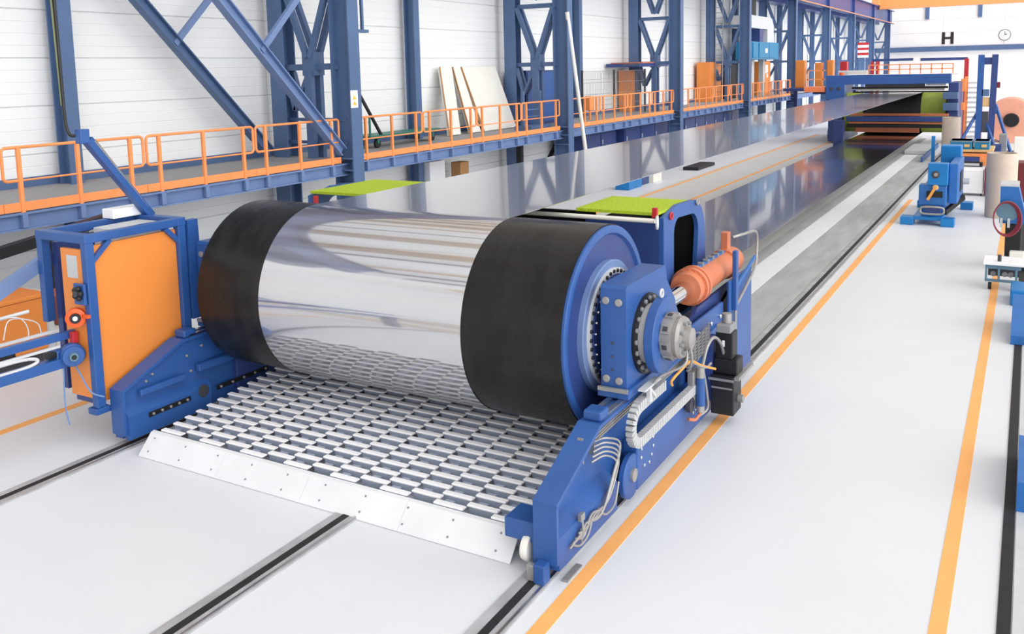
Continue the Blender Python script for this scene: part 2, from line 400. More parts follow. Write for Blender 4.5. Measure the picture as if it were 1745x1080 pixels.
# ------------------------------------------------------------------ lattice columns
FX, RX = -15.2, -17.35
WHICH = ['nearest', 'second', 'third', 'fourth', 'fifth', 'sixth', 'seventh', 'eighth', 'ninth']
for i in range(9):
    y = 18.05 + 12.45 * i
    t = thing('lattice_column', '%s blue lattice column of the walkway counting from the camera' % WHICH[i], 'column', (FX, y, 0), 'lattice columns along the left wall')
    # columns: H-section, flanges facing along Y
    MB().hbeam((FX, y, 0), (FX, y, 9.1), 0.42, 0.62, 0.04, (1, 0, 0)).build('front_leg', 'steelblue', t)
    MB().hbeam((RX, y, 0), (RX, y, 9.1), 0.5, 0.46, 0.04, (0, 1, 0)).build('rear_leg', 'steelblue', t)
    for z in (4.72, 6.9):
        MB().beam((FX - 0.2, y, z), (RX + 0.2, y, z), 0.2, 0.16).build('strut', 'steelblue', t)
    mx = (FX + RX) / 2
    for z0, z1 in ((4.95, 6.85), (7.15, 9.05)):
        for dy in (-0.16, 0.16):
            MB().beam((mx - 0.05, y + dy, z0), (RX + 0.3, y + dy, z1), 0.14, 0.14).build('brace', 'steelblue', t)
            MB().beam((mx + 0.05, y + dy, z0), (FX - 0.3, y + dy, z1), 0.14, 0.14).build('brace', 'steelblue', t)
    MB().box(mx - 0.2, mx + 0.2, y - 0.2, y + 0.2, 4.5, 5.1).build('gusset', 'steelblue', t)
    MB().box(mx - 0.12, mx + 0.12, y - 0.24, y - 0.1, 2.34, 4.6).build('centre_post', 'steelblue', t)
    MB().box(mx - 0.12, mx + 0.12, y + 0.1, y + 0.24, 2.34, 4.6).build('centre_post', 'steelblue', t)
    for dy in (-0.14, 0.14):
        MB().beam((RX + 0.25, y + dy, 4.6), (mx - 0.55, y + dy, 3.6), 0.13, 0.1).build('brace', 'steelblue', t)
        MB().beam((mx - 0.12, y + dy, 4.4), (mx - 0.55, y + dy, 3.6), 0.13, 0.1).build('brace', 'steelblue', t)
    for z in (1.7, 2.05, 2.35):
        MB().box(FX - 0.28, FX + 0.29, y - 0.25, y + 0.25, z, z + 0.04).build('stiffener', 'steelblue', t)
    if i == 0:
        MB().beam((RX, y, 3.35), (FX, y, 3.35), 0.08, 0.08).build('strut', 'steelblue', t)
        MB().beam((RX, y, 2.75), (FX, y, 2.75), 0.08, 0.08).build('strut', 'steelblue', t)
        s = MB().box(FX + 0.311, FX + 0.318, y - 0.22, y + 0.06, 3.66, 4.1).build('warning_sign', 'whitepaint', t, 'white sign with two yellow warning triangles')
        for zz in (3.78, 3.92):
            MB().prism([(y - 0.15, zz - 0.05), (y + 0.0, zz - 0.05), (y - 0.075, zz + 0.06)], 'X', FX + 0.318, FX + 0.322).build('triangle', 'yellow', s)
        MB().box(FX - 0.1, FX + 0.05, y + 0.31, y + 0.95, 5.58, 5.66).build('bracket', 'steelblue', t)
        MB().box(FX - 0.06, FX + 0.0, y + 0.74, y + 0.82, 5.66, 7.2).build('bracket', 'steelblue', t)
    if i == 2 or i == 3:
        b = MB()
        if i == 3:
            for xx in (-16.9, -16.45): b.cyl((xx, y - 0.5, 2.4), (xx, y - 0.5, 9), 0.03, 8)
            for q in range(20): b.cyl((-16.9, y - 0.5, 2.6 + q * 0.32), (-16.45, y - 0.5, 2.6 + q * 0.32), 0.018, 6)
            b.build('ladder', 'grey', t)
for i in range(9):
    y = 11.85 + 12.45 * i
    t = thing('wall_post', '%s plain blue wall post between the lattice columns' % WHICH[i], 'post', (-17.7, y, 0), 'plain wall posts along the left wall')
    MB().hbeam((-17.6, y, 0), (-17.6, y, 11.5), 0.3, 0.4, 0.035, (1, 0, 0)).build('post', 'steelblue', t)
    MB().box(-17.9, -17.3, y - 0.3, y + 0.3, 0.0, 0.04).build('foot_plate', 'steelblue', t)
# long diagonal braces in the first bay
for x, (ya, za), (yb, zb), (yc, zc), (yd, zd), lab in ((FX, (17.75, 2.55), (11.2, 8.95), (15.15, 5.0 + 0.08), (17.6, 7.5), 'front'), (RX, (17.4, 2.5), (10.9, 9.0), (14.55, 5.3), (17.0, 7.7), 'rear')):
    t = thing('diagonal_brace', '%s long slanting blue brace of the nearest lattice column' % lab, 'brace', (x, ya, za), 'long slanting braces')
    MB().hbeam((x, ya, za), (x, yb, zb), 0.24, 0.26, 0.03, (0, 0, 1)).build('brace', 'beamblue' if lab == 'front' else 'steelblue', t)
    MB().beam((x, yc, zc), (x, yd, zd), 0.1, 0.14).build('strut', 'beamblue', t)

# ------------------------------------------------------------------ walkway
ZD = 2.34
t = thing('elevated_walkway', 'long blue elevated walkway with grey deck along the left wall', 'walkway', (-16.4, 40, 1.9))
MB().box(-17.95, -15.3, 3, 78, ZD - 0.05, ZD).build('deck', 'deck', t)
b = MB(); b.box(-15.36, -15.16, 3, 78, 1.93, 1.96); b.box(-15.36, -15.16, 3, 78, 2.2, 2.24); b.box(-15.28, -15.25, 3, 78, 1.96, 2.2)
b.build('edge_beam', 'beamblue', t)
MB().box(-17.98, -17.93, 3, 78, ZD, ZD + 0.2).build('rear_kerb', 'steelblue', t)
for kk in range(25): MB().box(-17.95, -15.3, 4 + kk * 3, 4.12 + kk * 3, 2.05, 2.29).build('joist', 'steelblue', t)
sec = []
for i in range(5):
    y0 = 18.42 + 12.45 * (i - 1); y1 = y0 + 11.75
    for k in range(4):
        a = y0 + k * (11.75 / 4); sec.append((a + 0.04, a + 11.75 / 4 - 0.04, i, k))
ORD = ['first', 'second', 'third', 'fourth']
BAY = ['before the nearest lattice column', 'between first and second lattice columns', 'between second and third lattice columns', 'between third and fourth lattice columns', 'beyond the fourth lattice column']
for (a, c, i, k) in sec:
    if c < 7.5: continue
    t2 = thing('railing_section', '%s orange walkway railing section %s' % (ORD[k], BAY[i]), 'railing', (-15.2, (a + c) / 2, 2.24), 'orange railing sections of the walkway')
    x = -15.2
    def rc(p, q, r=0.07): return p
    e = 0.3
    path = []
    for (yy, zz, d0, d1) in ((a, 2.8, 180, 270), (a, 3.38, 180, 90), (c, 3.38, 90, 0), (c, 2.8, 0, -90)):
        cy = yy + (0.08 if yy == a else -0.08); cz = zz + (0.08 if zz < 3 else -0.08)
        if (yy, zz) == (a, 2.8): pts = arc((cy, cz), 0.08, 270, 180, 4)
        else: pts = arc((cy, cz), 0.08, d0, d1, 4)
        path += [(x, p[0], p[1]) for p in pts]
    path = [(x, a + e, 2.8)] + path + [(x, c - e, 2.8)]
    MB().tube(path, 0.028, 8).build('handrail', 'orange', t2)
    MB().tube([(x, a + e, 2.8), (x, c - e, 2.8)], 0.018, 6).build('knee_rail', 'orange', t2)
    MB().box(x - 0.01, x + 0.015, a - 0.035, c + 0.035, 2.26, 2.42).build('kick_plate', 'orange', t2)
    for yy in (a + e, (a + c) / 2, c - e):
        MB().box(x - 0.03, x + 0.035, yy - 0.035, yy + 0.035, 2.2, 3.37, 0.006).build('post', 'orange', t2)
        MB().box(x - 0.04, x + 0.06, yy - 0.05, yy + 0.05, 1.97, 2.2).build('bracket', 'beamblue', t2, 'blue mounting bracket')
# things on the walkway
for (ba, bb_, ta, tb, w, lab) in ((25.45, 26.15, 26.1, 26.85, 0.10, 'tall narrow white board leaning leftmost against the wall on the walkway'),
                          (26.78, 27.5, 26.92, 27.42, 0.08, 'tapered white board leaning between the dark gap and the wide board'),
                          (27.72, 30.1, 27.5, 29.9, 0.07, 'wide white board leaning by the second lattice column')):
    xa, xb = -17.1, -17.86
    vs = [(xa, ba, ZD + 0.002), (xa, bb_, ZD + 0.002), (xb, tb, 4.66), (xb, ta, 4.66)]
    vs += [tuple(Vector(p) + Vector((0.94, 0, 0.31)) * w) for p in vs]
    b = MB().add(vs, [(0, 1, 2, 3), (7, 6, 5, 4), (0, 4, 5, 1), (1, 5, 6, 2), (2, 6, 7, 3), (3, 7, 4, 0)])
    o = tag(b.build('leaning_board', 'offwhite'), lab, 'board', 'white boards leaning on the walkway')
    e0, e1 = Vector(vs[4]), Vector(vs[7])
    MB().beam(e0 + Vector((0.01, -0.02, 0)), e1 + Vector((0.01, -0.02, 0)), 0.03, 0.06).build('edge_strip', 'boxcard', o)
t = thing('flatbed_trolley', 'green flatbed trolley parked on the walkway right of the nearest column', 'trolley', (-16.8, 22.5, ZD))
MB().box(-17.3, -16.5, 20.6, 24.2, 2.62, 2.72, 0.02).build('platform', 'greenpaint', t)
for xx in (-17.2, -16.6): MB().cyl((xx, 20.68, 2.7), (xx, 20.68, 3.25), 0.035, 10).build('stake', 'greenpaint', t)
MB().beam((-16.55, 21.15, 2.7), (-16.55, 20.05, 4.15), 0.07, 0.07).build('drawbar', 'black', t)
for yy in (21.0, 23.8):
    for xx in (-17.2, -16.6):
        MB().cyl((xx - 0.04, yy, ZD + 0.13), (xx + 0.04, yy, ZD + 0.13), 0.13, 16).build('wheel', 'black', t)
        MB().box(xx - 0.06, xx + 0.06, yy - 0.05, yy + 0.05, ZD + 0.13, 2.62).build('wheel_fork', 'greenpaint', t)
for (y0, y1, lab) in ((30.9, 32.0, 'dark blue switch cabinet behind the second lattice column, left one'), (32.15, 33.5, 'dark blue switch cabinet behind the second lattice column, right one')):
    t = thing('switch_cabinet', lab, 'cabinet', (-17.3, (y0 + y1) / 2, ZD), 'blue switch cabinets')
    MB().box(-17.8, -17.0, y0, y1, ZD, 4.5, 0.02).build('body', 'navy', t)
    MB().box(-17.0, -16.97, y0 + 0.05, y1 - 0.05, ZD + 0.1, 4.42, 0.01).build('door', 'blue', t)
    MB().box(-16.97, -16.93, y1 - 0.2, y1 - 0.14, 3.3, 3.6).build('handle', 'black', t)
t = thing('mesh_guard', 'tall fine wire mesh guard panel on the walkway behind the second column', 'fence', (-16.5, 38.5, ZD))
b = MB()
for q in range(61): b.beam((-16.5, 34.9 + q * 0.12, 2.4), (-16.5, 34.9 + q * 0.12, 4.4), 0.008, 0.008)
for q in range(5): b.beam((-16.5, 34.9, 2.4 + q * 0.5), (-16.5, 42.1, 2.4 + q * 0.5), 0.015, 0.015)
wm = b.build('wire_mesh', 'grey', t); wm['kind'] = 'stuff'
for yy in (34.9, 38.3, 42.1): MB().box(-16.54, -16.46, yy - 0.04, yy + 0.04, ZD, 4.45).build('post', 'darkgrey', t)
tag(MB().tube([(-14.72, 31.75, 0.0), (-14.9, 30.3, 6.6)], 0.075, 12).build('leaning_pole', 'offwhite'), 'long white pole leaning up against the second lattice column', 'pole')
t = thing('stack_frame', 'small blue slatted stand on the walkway left of the second column', 'stand', (-15.8, 29.2, ZD))
MB().box(-16.2, -15.5, 28.5, 30.0, ZD, 2.5).build('base', 'steelblue', t)
for yy in (28.6, 29.9): MB().box(-15.95, -15.85, yy - 0.06, yy + 0.06, 2.5, 3.75).build('post', 'steelblue', t)
for zz in (2.8, 3.05, 3.3): MB().box(-15.92, -15.88, 28.6, 29.9, zz, zz + 0.05).build('rung', 'steelblue', t)
tag(MB().box(-16.3, -15.9, 31.9, 32.5, ZD, 2.72, 0.02).build('white_box', 'whitepaint'), 'small white box on the walkway behind the second column railing', 'box')
tag(MB().box(-17.5, -17.1, 49.6, 50.4, ZD, 2.8, 0.02).build('white_box', 'whitepaint'), 'small white box on the walkway between third and fourth columns', 'box')
t = thing('junction_box', 'orange junction box on a post right of the white leaning pole', 'box', (-16.3, 35.2, ZD))
MB().box(-16.45, -16.2, 35.0, 35.5, 2.75, 3.35, 0.02).build('housing', 'orange', t)
MB().box(-16.35, -16.28, 35.2, 35.3, ZD, 2.75).build('post', 'orange', t)
# shelf and orange cupboards behind column three and four
t = thing('jib_platform', 'blue bracket platform behind the third lattice column', 'platform', (-16.7, 42.5, 4.5))
MB().box(-17.9, -16.2, 40.6, 44.6, 4.55, 4.72).build('platform', 'navy', t)
MB().box(-17.9, -16.25, 41.2, 44.2, 4.72, 4.78).build('edge_board', 'copper', t)
MB().beam((-16.2, 38.6, 4.66), (-16.2, 40.6, 4.66), 0.06, 0.06).build('arm', 'darkgrey', t)
for (x0, x1, y0, y1, z1, lab) in ((-17.9, -17.3, 42.1, 43.0, 4.4, 'narrow orange cupboard behind the third lattice column'),
                             (-17.8, -17.0, 54.0, 56.4, 4.75, 'wide orange cupboard behind the fourth lattice column'),
                             (-17.4, -16.6, 65.3, 67.2, 4.75, 'orange cupboard with white notices before the fifth lattice column')):
    t = thing('orange_cupboard', lab, 'cupboard', ((x0 + x1) / 2, (y0 + y1) / 2, ZD), 'orange cupboards on the walkway')
    MB().box(x0, x1, y0, y1, ZD, z1, 0.02).build('body', 'orangepanel', t)
    MB().box(x1, x1 + 0.03, y0 + 0.06, y1 - 0.06, ZD + 0.1, z1 - 0.06, 0.01).build('door', 'orangepanel', t)
    if y0 > 60:
        MB().box(x1 + 0.03, x1 + 0.04, y0 + 0.4, y0 + 1.1, 3.9, 4.5).build('notice', 'whitepaint', t)
        MB().box(x1 + 0.03, x1 + 0.04, y0 + 0.75, y0 + 1.1, 3.6, 3.95).build('notice', 'whitepaint', t)
# blue control box with white hood above it, between fourth and fifth columns
t = thing('control_box', 'bright blue control box hanging beyond the fourth lattice column', 'cabinet', (-16, 61.2, 4.83))
MB().box(-16.6, -15.55, 58.2, 65.3, 4.86, 6.02, 0.03).build('housing', 'teal', t)
for (a, c) in ((58.4, 59.6), (59.9, 62.4), (62.5, 64.4)): MB().box(-15.55, -15.5, a, c, 4.98, 5.94, 0.01).build('door', 'teal', t)
MB().box(-15.5, -15.49, 61.4, 62.0, 5.3, 5.6).build('notice', 'whitepaint', t)
t = thing('extraction_hood', 'rounded white extraction hood above the bright blue control box', 'hood', (-16, 61.2, 6.05))
MB().prism([(58.4, 6.9), (58.4, 7.7), (63.6, 7.7)] + arc((63.6, 6.9), 0.8, 90, 0, 6) + [(64.6, 6.03), (62.7, 6.03), (62.7, 6.9)], 'X', -16.9, -15.7).build('hood', 'lightgrey', t)
MB().box(-16.8, -15.75, 60.9, 61.8, 6.03, 6.9).build('duct', 'navy', t)
MB().cyl((-16.4, 60.8, 7.7), (-16.4, 60.8, 9.1), 0.4, 16).build('flue', 'black', t)
t = thing('support_legs', 'pair of pale legs below the bright blue control box', 'legs', (-16, 61, ZD))
MB().box(-16.4, -16.1, 60.3, 60.9, ZD, 4.85).build('leg', 'lightgrey', t)
MB().box(-16.4, -16.1, 63.2, 63.7, ZD, 4.85).build('leg', 'lightgrey', t)
tag(MB().box(-17.6, -17.2, 58.5, 60.6, ZD, 4.6).build('dark_cabinet', 'black'), 'black cabinet on the walkway under the bright blue control box', 'cabinet')

# below the walkway
tag(MB().box(-17.6, -17.2, 24.5, 25.4, 0.0, 1.55, 0.02).build('white_cabinet', 'whitepaint'), 'white cabinet under the walkway beside the dark wall post', 'cabinet')
tag(MB().box(-17.5, -17.1, 26.2, 26.75, 0.0, 1.38, 0.02).build('cardboard_box', 'boxcard'), 'tall brown cardboard box under the walkway', 'box')
for (y0, y1, x1, z1, lab) in ((34.5, 38.0, -16.3, 1.75, 'low dark blue cabinet under the walkway behind the leaning pole'), (38.3, 45.8, -16.0, 1.85, 'long dark blue cabinet under the walkway left of the third column'), (46.2, 58.5, -15.9, 1.8, 'longest dark blue cabinet under the walkway right of the third column')):
    t = thing('drive_cabinet', lab, 'cabinet', (-16.8, (y0 + y1) / 2, 0), 'dark cabinets below the walkway')
    MB().box(-17.6, x1, y0, y1, 0, z1, 0.02).build('body', 'navy', t)
    n = int((y1 - y0) / 1.6)
    for q in range(n):
        a = y0 + (y1 - y0) * q / n
        d = MB().box(x1, x1 + 0.03, a + 0.05, a + (y1 - y0) / n - 0.05, 0.1, z1 - 0.08).build('door', 'navy', t)
        MB().box(x1 + 0.03, x1 + 0.06, a + 0.15, a + 0.2, 1.2, 1.4).build('handle', 'lightgrey', d)
t = thing('slanted_trestle', 'dark diagonal steel frame under the walkway behind the drum', 'frame', (-16.5, 29.5, 0))
for (a, c) in (((-16.4, 30.6, 0.2), (-16.4, 32.8, 1.9)), ((-16.4, 29.2, 0.1), (-16.4, 29.2, 1.9))): MB().beam(a, c, 0.2, 0.2).build('bar', 'black', t)

# ------------------------------------------------------------------ main machine: axis and belt
AY, AZ, AR = 8.88, 1.70, 1.115
FY = 55.0
# steel belt: one closed loop round the near and far drums
b = MB(); N = 72; R = AR + 0.008
loop = [(AY + R * math.cos(a), AZ + R * math.sin(a)) for a in [PI / 2 + PI * i / N for i in range(N + 1)]]
loop += [(FY + R * math.cos(a), AZ + R * math.sin(a)) for a in [-PI / 2 + PI * i / 24 for i in range(25)]]
TB = 0.006; n = len(loop)
def loop_inner():
    out = []
    for (yy, zz) in loop:
        cyy = min(max(yy, AY), FY); d_ = Vector((yy - cyy, zz - AZ)); d_.normalize()
        out.append((yy - d_.x * TB, zz - d_.y * TB))
    return out
inn = loop_inner(); xl, xr = -8.07, -5.13
def strip(pa, pb, flip):
    vs = []
    for p, q in zip(pa, pb): vs += [p, q]
    b.add(vs, [(2 * i, 2 * i + 1, 2 * ((i + 1) % n) + 1, 2 * ((i + 1) % n)) for i in range(n)], True)
strip([(xl, p[0], p[1]) for p in loop], [(xr, p[0], p[1]) for p in loop], False)
strip([(xl, p[0], p[1]) for p in inn], [(xr, p[0], p[1]) for p in inn], True)
strip([(xl, p[0], p[1]) for p in loop], [(xl, p[0], p[1]) for p in inn], True)
strip([(xr, p[0], p[1]) for p in loop], [(xr, p[0], p[1]) for p in inn], True)
bo = b.build('steel_belt', 'steel')
tag(bo, 'wide endless polished steel belt wrapped around the big near drum', 'belt')
t = thing('near_drum', 'big black rubber covered drum with blue end disc at the near end', 'drum', (-6.55, AY, AZ - AR))
MB().lathe([(0, AR - 0.06), (0, AR), (5.2, AR), (5.2, AR - 0.03)], (-9.15, AY, AZ), (1, 0, 0), 96, caps=False).build('rubber_cover', 'rubber', t)
MB().lathe([(-0.02, AR - 0.012), (0.03, AR - 0.012), (0.035, AR - 0.02), (0.035, AR - 0.095), (0.0, AR - 0.12)], (-3.95, AY, AZ), (1, 0, 0), 96, caps=False).build('end_rim', 'blue', t)
MB().lathe([(0.0, AR - 0.119), (0.0, 0.72), (0.02, 0.70), (0.02, 0.1)], (-3.95, AY, AZ), (1, 0, 0), 96, caps=False).build('end_disc', 'navy', t, 'dark blue end disc')
MB().lathe([(0, 0.73), (0.06, 0.73), (0.07, 0.72), (0.07, 0.645)], (-3.95, AY, AZ), (1, 0, 0), 64, caps=False).build('outer_ring', 'beamblue', t)
rg = MB().lathe([(0, 0.645), (0.10, 0.645), (0.10, 0.58), (0.0, 0.58)], (-3.95, AY, AZ), (1, 0, 0), 64, caps=False).build('bolt_ring', 'lightgrey', t, 'pale bolted ring on the blue end disc')
MB().lathe([(0, 0.58), (0.12, 0.58), (0.12, 0.2)], (-3.95, AY, AZ), (1, 0, 0), 64, caps=False).build('hub_disc', 'navy', t)
studs('bolt', circ(-3.855, AY, AZ, 0.612, 40), (1, 0, 0), 0.02, 0.025, 'black', rg)
studs('bolt', circ(-3.835, AY, AZ, 0.545, 30, 0.5), (1, 0, 0), 0.014, 0.025, 'chrome', t)
MB().lathe([(0, 0.42), (0.05, 0.42), (0.08, 0.36), (0.2, 0.34)], (-3.84, AY, AZ), (1, 0, 0), 48).build('shaft', 'blue', t)
MB().lathe([(0, AR - 0.02), (0.03, AR - 0.1), (0.03, 0.3), (-0.15, 0.3)], (-9.15, AY, AZ), (-1, 0, 0), 64).build('end_disc', 'blue', t)

# ------------------------------------------------------------------ side frames of the tensioning station
def side_frame(sx, label):
    # sx=+1: right frame (outer face towards +X); mirrored about the machine centre for the left one
    cxm = -6.55
    def X(v): return v if sx > 0 else 2 * cxm - v
    dy = 0.0 if sx > 0 else 0.15
    t = thing('drum_stand', label, 'drum stand', (X(-3.55), 9, 0.1), 'blue side frames of the drum station')
    def bx(x0, x1, y0, y1, z0, z1, bev=0.0):
        return MB().box(X(x0), X(x1), y0 + dy, y1 + dy, z0, z1, bev)
    def pr(poly, x0, x1): return MB().prism([(p[0] + dy, p[1]) for p in poly], 'X', X(x0), X(x1))
    prof = [(6.63, 0.2), (6.72, 0.1), (12.85, 0.1), (12.85, 1.40), (12.1, 1.38), (11.75, 1.25), (11.3, 1.10), (7.58, 1.10), (6.63, 0.72)]
    pr(prof, -3.62, -3.57).build('web', 'blue', t)
    pr([(10.3, 1.1), (11.3, 1.1), (12.1, 1.3), (12.85, 1.3), (12.85, 1.47), (10.9, 1.45)], -3.62, -3.57).build('cradle_plate', 'navy', t)
    th = 0.035
    pr([(6.62, 0.16), (6.62, 0.73), (6.66, 0.73), (6.66, 0.16)], -3.665, -3.43).build('front_plate', 'blue', t)
    pr([(6.618, 0.732), (7.57, 1.127), (7.585, 1.087), (6.635, 0.692)], -3.667, -3.428).build('sloping_plate', 'blue', t)
    bx(-3.665, -3.43, 7.57, 11.4, 1.085, 1.12).build('top_plate', 'blue', t)
    # lower skirts, sloped ledge on top
    for s, m in ((1, 'blue'), (-1, 'blue')):
        xo = -3.43 if s > 0 else -3.70; xi = -3.57 if s > 0 else -3.62
        q = [(xi, 0.1), (xo, 0.1), (xo, 0.40), (xi, 0.50)]
        MB().prism([(X(a), z) for a, z in q], 'Y', 6.66 + dy, 7.95 + dy).build('lower_skirt', 'blue', t)
        bx(xi, -3.40 if s > 0 else -3.70, 8.42, 11.0, 0.1, 0.62, 0.015).build('side_beam', 'blue' if s > 0 else 'navy', t)
        if s < 0:
            bx(-3.74, -3.66, 7.75, 8.35, 0.64, 0.74, 0.015).build('ledge', 'blue', t)
            bx(-3.72, -3.66, 6.85, 7.55, 0.60, 0.68, 0.015).build('ledge', 'blue', t)
            MB().lathe([(0, 0.085), (0.012, 0.085), (0.014, 0.07)], (X(-3.70), 7.82 + dy, 0.36), (-sx, 0, 0), 24).build('bore', 'darkgrey', t)
            for (ya, yb) in ((6.95, 7.6), (8.05, 9.0)):
                sl = bx(-3.712, -3.70, ya, yb, 0.30, 0.36).build('slot_strip', 'black', t)
                studs('bolt', [(X(-3.712), ya + 0.06 + q * (yb - ya - 0.12) / 4 + dy, 0.33) for q in range(5)], (-sx, 0, 0), 0.018, 0.02, 'zinc', sl)
            studs('bolt', [(X(-3.62), yy + dy, zz) for (yy, zz) in ((7.0, 0.74), (7.1, 0.8), (7.65, 0.88), (7.9, 0.95), (7.7, 0.66))], (-sx, 0, 0), 0.018, 0.02, 'zinc', t)
        # round wheel housings
        for yy in ((8.31,) if s > 0 else ()):
            d = MB().lathe([(0, 0.235), (0.05, 0.235), (0.06, 0.22)], (X(xo - 0.04 * s), yy + dy, 0.30), (s * sx, 0, 0), 32).build('wheel_housing', 'blue' if s > 0 else 'navy', t)
            if s > 0: MB().lathe([(0, 0.07), (0.03, 0.07)], (X(xo + 0.02), yy + dy, 0.32), (sx, 0, 0), 20).build('wheel_pin', 'zinc', d)
    # rear post carrying the cylinder
    bx(-3.445, -3.40, 11.75, 12.85, 0.12, 1.62, 0.015).build('rear_post', 'blue', t)
    # cover plate with bolts
    pl = bx(-3.52, -3.47, 10.4, 11.7, 0.62, 1.35, 0.02).build('bolted_plate', 'blue', t)
    studs('bolt', [(X(-3.47), yy + dy, zz) for (yy, zz) in ((10.6, 0.75), (10.6, 1.2), (11.1, 0.75), (11.1, 1.2), (11.5, 0.75), (11.5, 1.2))], (sx, 0, 0), 0.03, 0.03, 'chrome', pl)
    # slide rails and stop block
    for xx in (-3.61, -3.485): bx(xx - 0.03, xx + 0.03, 7.7, 10.9, 1.12, 1.15).build('slide_rail', 'brushed', t)
    bx(-3.64, -3.45, 7.62, 7.82, 1.12, 1.22, 0.02).build('stop_block', 'blue', t)
    return t, X, dy
fr, XR, _ = side_frame(1, 'right blue side frame of the drum station beside the orange floor line')
fl_, XL, _d = side_frame(-1, 'left blue side frame of the drum station below the orange cabinet')
# extra fittings of the right frame
studs('bolt', [(-3.40, yy, zz) for (yy, zz) in ((8.86, 0.53), (8.86, 0.43), (8.81, 0.35), (8.52, 0.52), (8.51, 0.43), (8.74, 0.29), (8.60, 0.31), (10.2, 0.25), (10.3, 0.33), (10.2, 0.33))], (1, 0, 0), 0.02, 0.015, 'chrome', fr)
MB().box(-3.42, -3.36, 6.68, 6.98, 0.0, 0.02).build('rail_shoe', 'zinc', fr)
MB().box(-3.61, -3.50, 6.5, 6.62, 0.022, 0.2, 0.01).build('rail_scraper', 'blue', fr)
MB().box(-3.69, -3.61, 6.52, 6.58, 0.022, 0.17, 0.01).build('scraper_blade', 'zinc', fr)
MB().box(-4.0, -3.665, 6.68, 7.0, 0.28, 0.47, 0.015).build('ramp_bracket', 'blue', fr)
MB().lathe([(0, 0.12), (0.05, 0.13), (0.07, 0.12)], (-3.80, 6.72, 0.22), (1, 0, 0), 24).build('guide_wheel', 'offwhite', fr, 'small white guide wheel')
# hydraulic hoses on the right frame
def hoses(name, paths, r, m, label, cat='hose'):
    t = thing(name, label, cat, paths[0][0])
    for p in paths: MB().tube(smooth_path(p, 6), r, 8).build('hose', m, t)
    return t
rnd = random.Random(3)
hp = []
for q in range(5):
    o_ = 0.045 * q; jx = rnd.uniform(-0.02, 0.02)
    hp.append([(-3.50, 7.50 + 0.02 * q, 0.76 + 0.045 * q), (-3.42 + jx, 7.66, 0.78 + 0.045 * q), (-3.36 + jx, 7.80 + 0.015 * q, 0.68 + 0.04 * q), (-3.38 + jx, 7.82 - 0.02 * q, 0.50 + 0.02 * q),
               (-3.39 + jx, 7.66 - 0.05 * q, 0.36 - 0.02 * q), (-3.40, 7.40 - 0.06 * q, 0.30 + 0.03 * (q % 3)), (-3.39, 7.12 - 0.02 * q, 0.30 - 0.03 * (q % 3)), (-3.405, 6.82 + 0.06 * q, 0.24 + 0.02 * q)])
hp.append([(-3.40, 7.3, 0.32), (-3.38, 7.15, 0.22), (-3.39, 7.0, 0.19), (-3.405, 6.86, 0.26)])
hp.append([(-3.39, 7.9, 0.42), (-3.37, 7.75, 0.26), (-3.38, 7.55, 0.24), (-3.40, 7.45, 0.34)])
hoses('hydraulic_hoses', hp, 0.011, 'zinc', 'bundle of pale hydraulic hoses hanging on the right frame front', 'hoses')
hoses('metal_pipes', [[(-3.53, 7.45, 0.90 + 0.03 * q), (-3.53, 8.4, 0.92 + 0.03 * q), (-3.52, 10.6, 0.94 + 0.03 * q)] for q in range(3)], 0.011, 'zinc', 'thin metal pipes running along the right frame web', 'pipes')
t = thing('pipe_clamps', 'upright clamp brackets holding pipes at the right frame front', 'bracket', (-3.43, 7.4, 0.8))
for yy in (7.35, 7.6): MB().box(-3.57, -3.51, yy - 0.012, yy + 0.012, 0.80, 1.05).build('clamp', 'grey', t)
t = thing('limit_switch', 'small limit switch on a bent rod at the frame foot', 'switch', (-3.40, 7.05, 0.35))
MB().box(-3.42, -3.38, 7.02, 7.1, 0.4, 0.47, 0.005).build('switch_body', 'zinc', t)
MB().tube([(-3.39, 7.06, 0.4), (-3.38, 7.05, 0.28), (-3.40, 7.05, 0.2)], 0.012, 8).build('rod', 'zinc', t)
# cable chain
t = thing('cable_chain', 'light grey energy chain curling over the right frame side beam', 'cable chain', (-3.34, 9, 0.63))
cc = [(9.05, 1.06)] + [(8.6, 1.06)] + [(8.35 - 0.22 * math.sin(math.radians(a)), 0.87 + 0.19 * math.cos(math.radians(a))) for a in range(0, 181, 15)] + [(8.6, 0.68), (10.2, 0.68)]
cc2 = []
for i in range(len(cc) - 1):
    a, c = Vector(cc[i]), Vector(cc[i + 1]); L = (c - a).length; nn = max(1, int(L / 0.055))
    for q in range(nn): cc2.append((a.lerp(c, q / nn), a.lerp(c, (q + 0.82) / nn)))
for i, (a, c) in enumerate(cc2):
    MB().beam((-3.35, a.x, a.y), (-3.35, c.x, c.y), 0.11, 0.075, (1, 0, 0)).build('link', 'hosegrey', t)
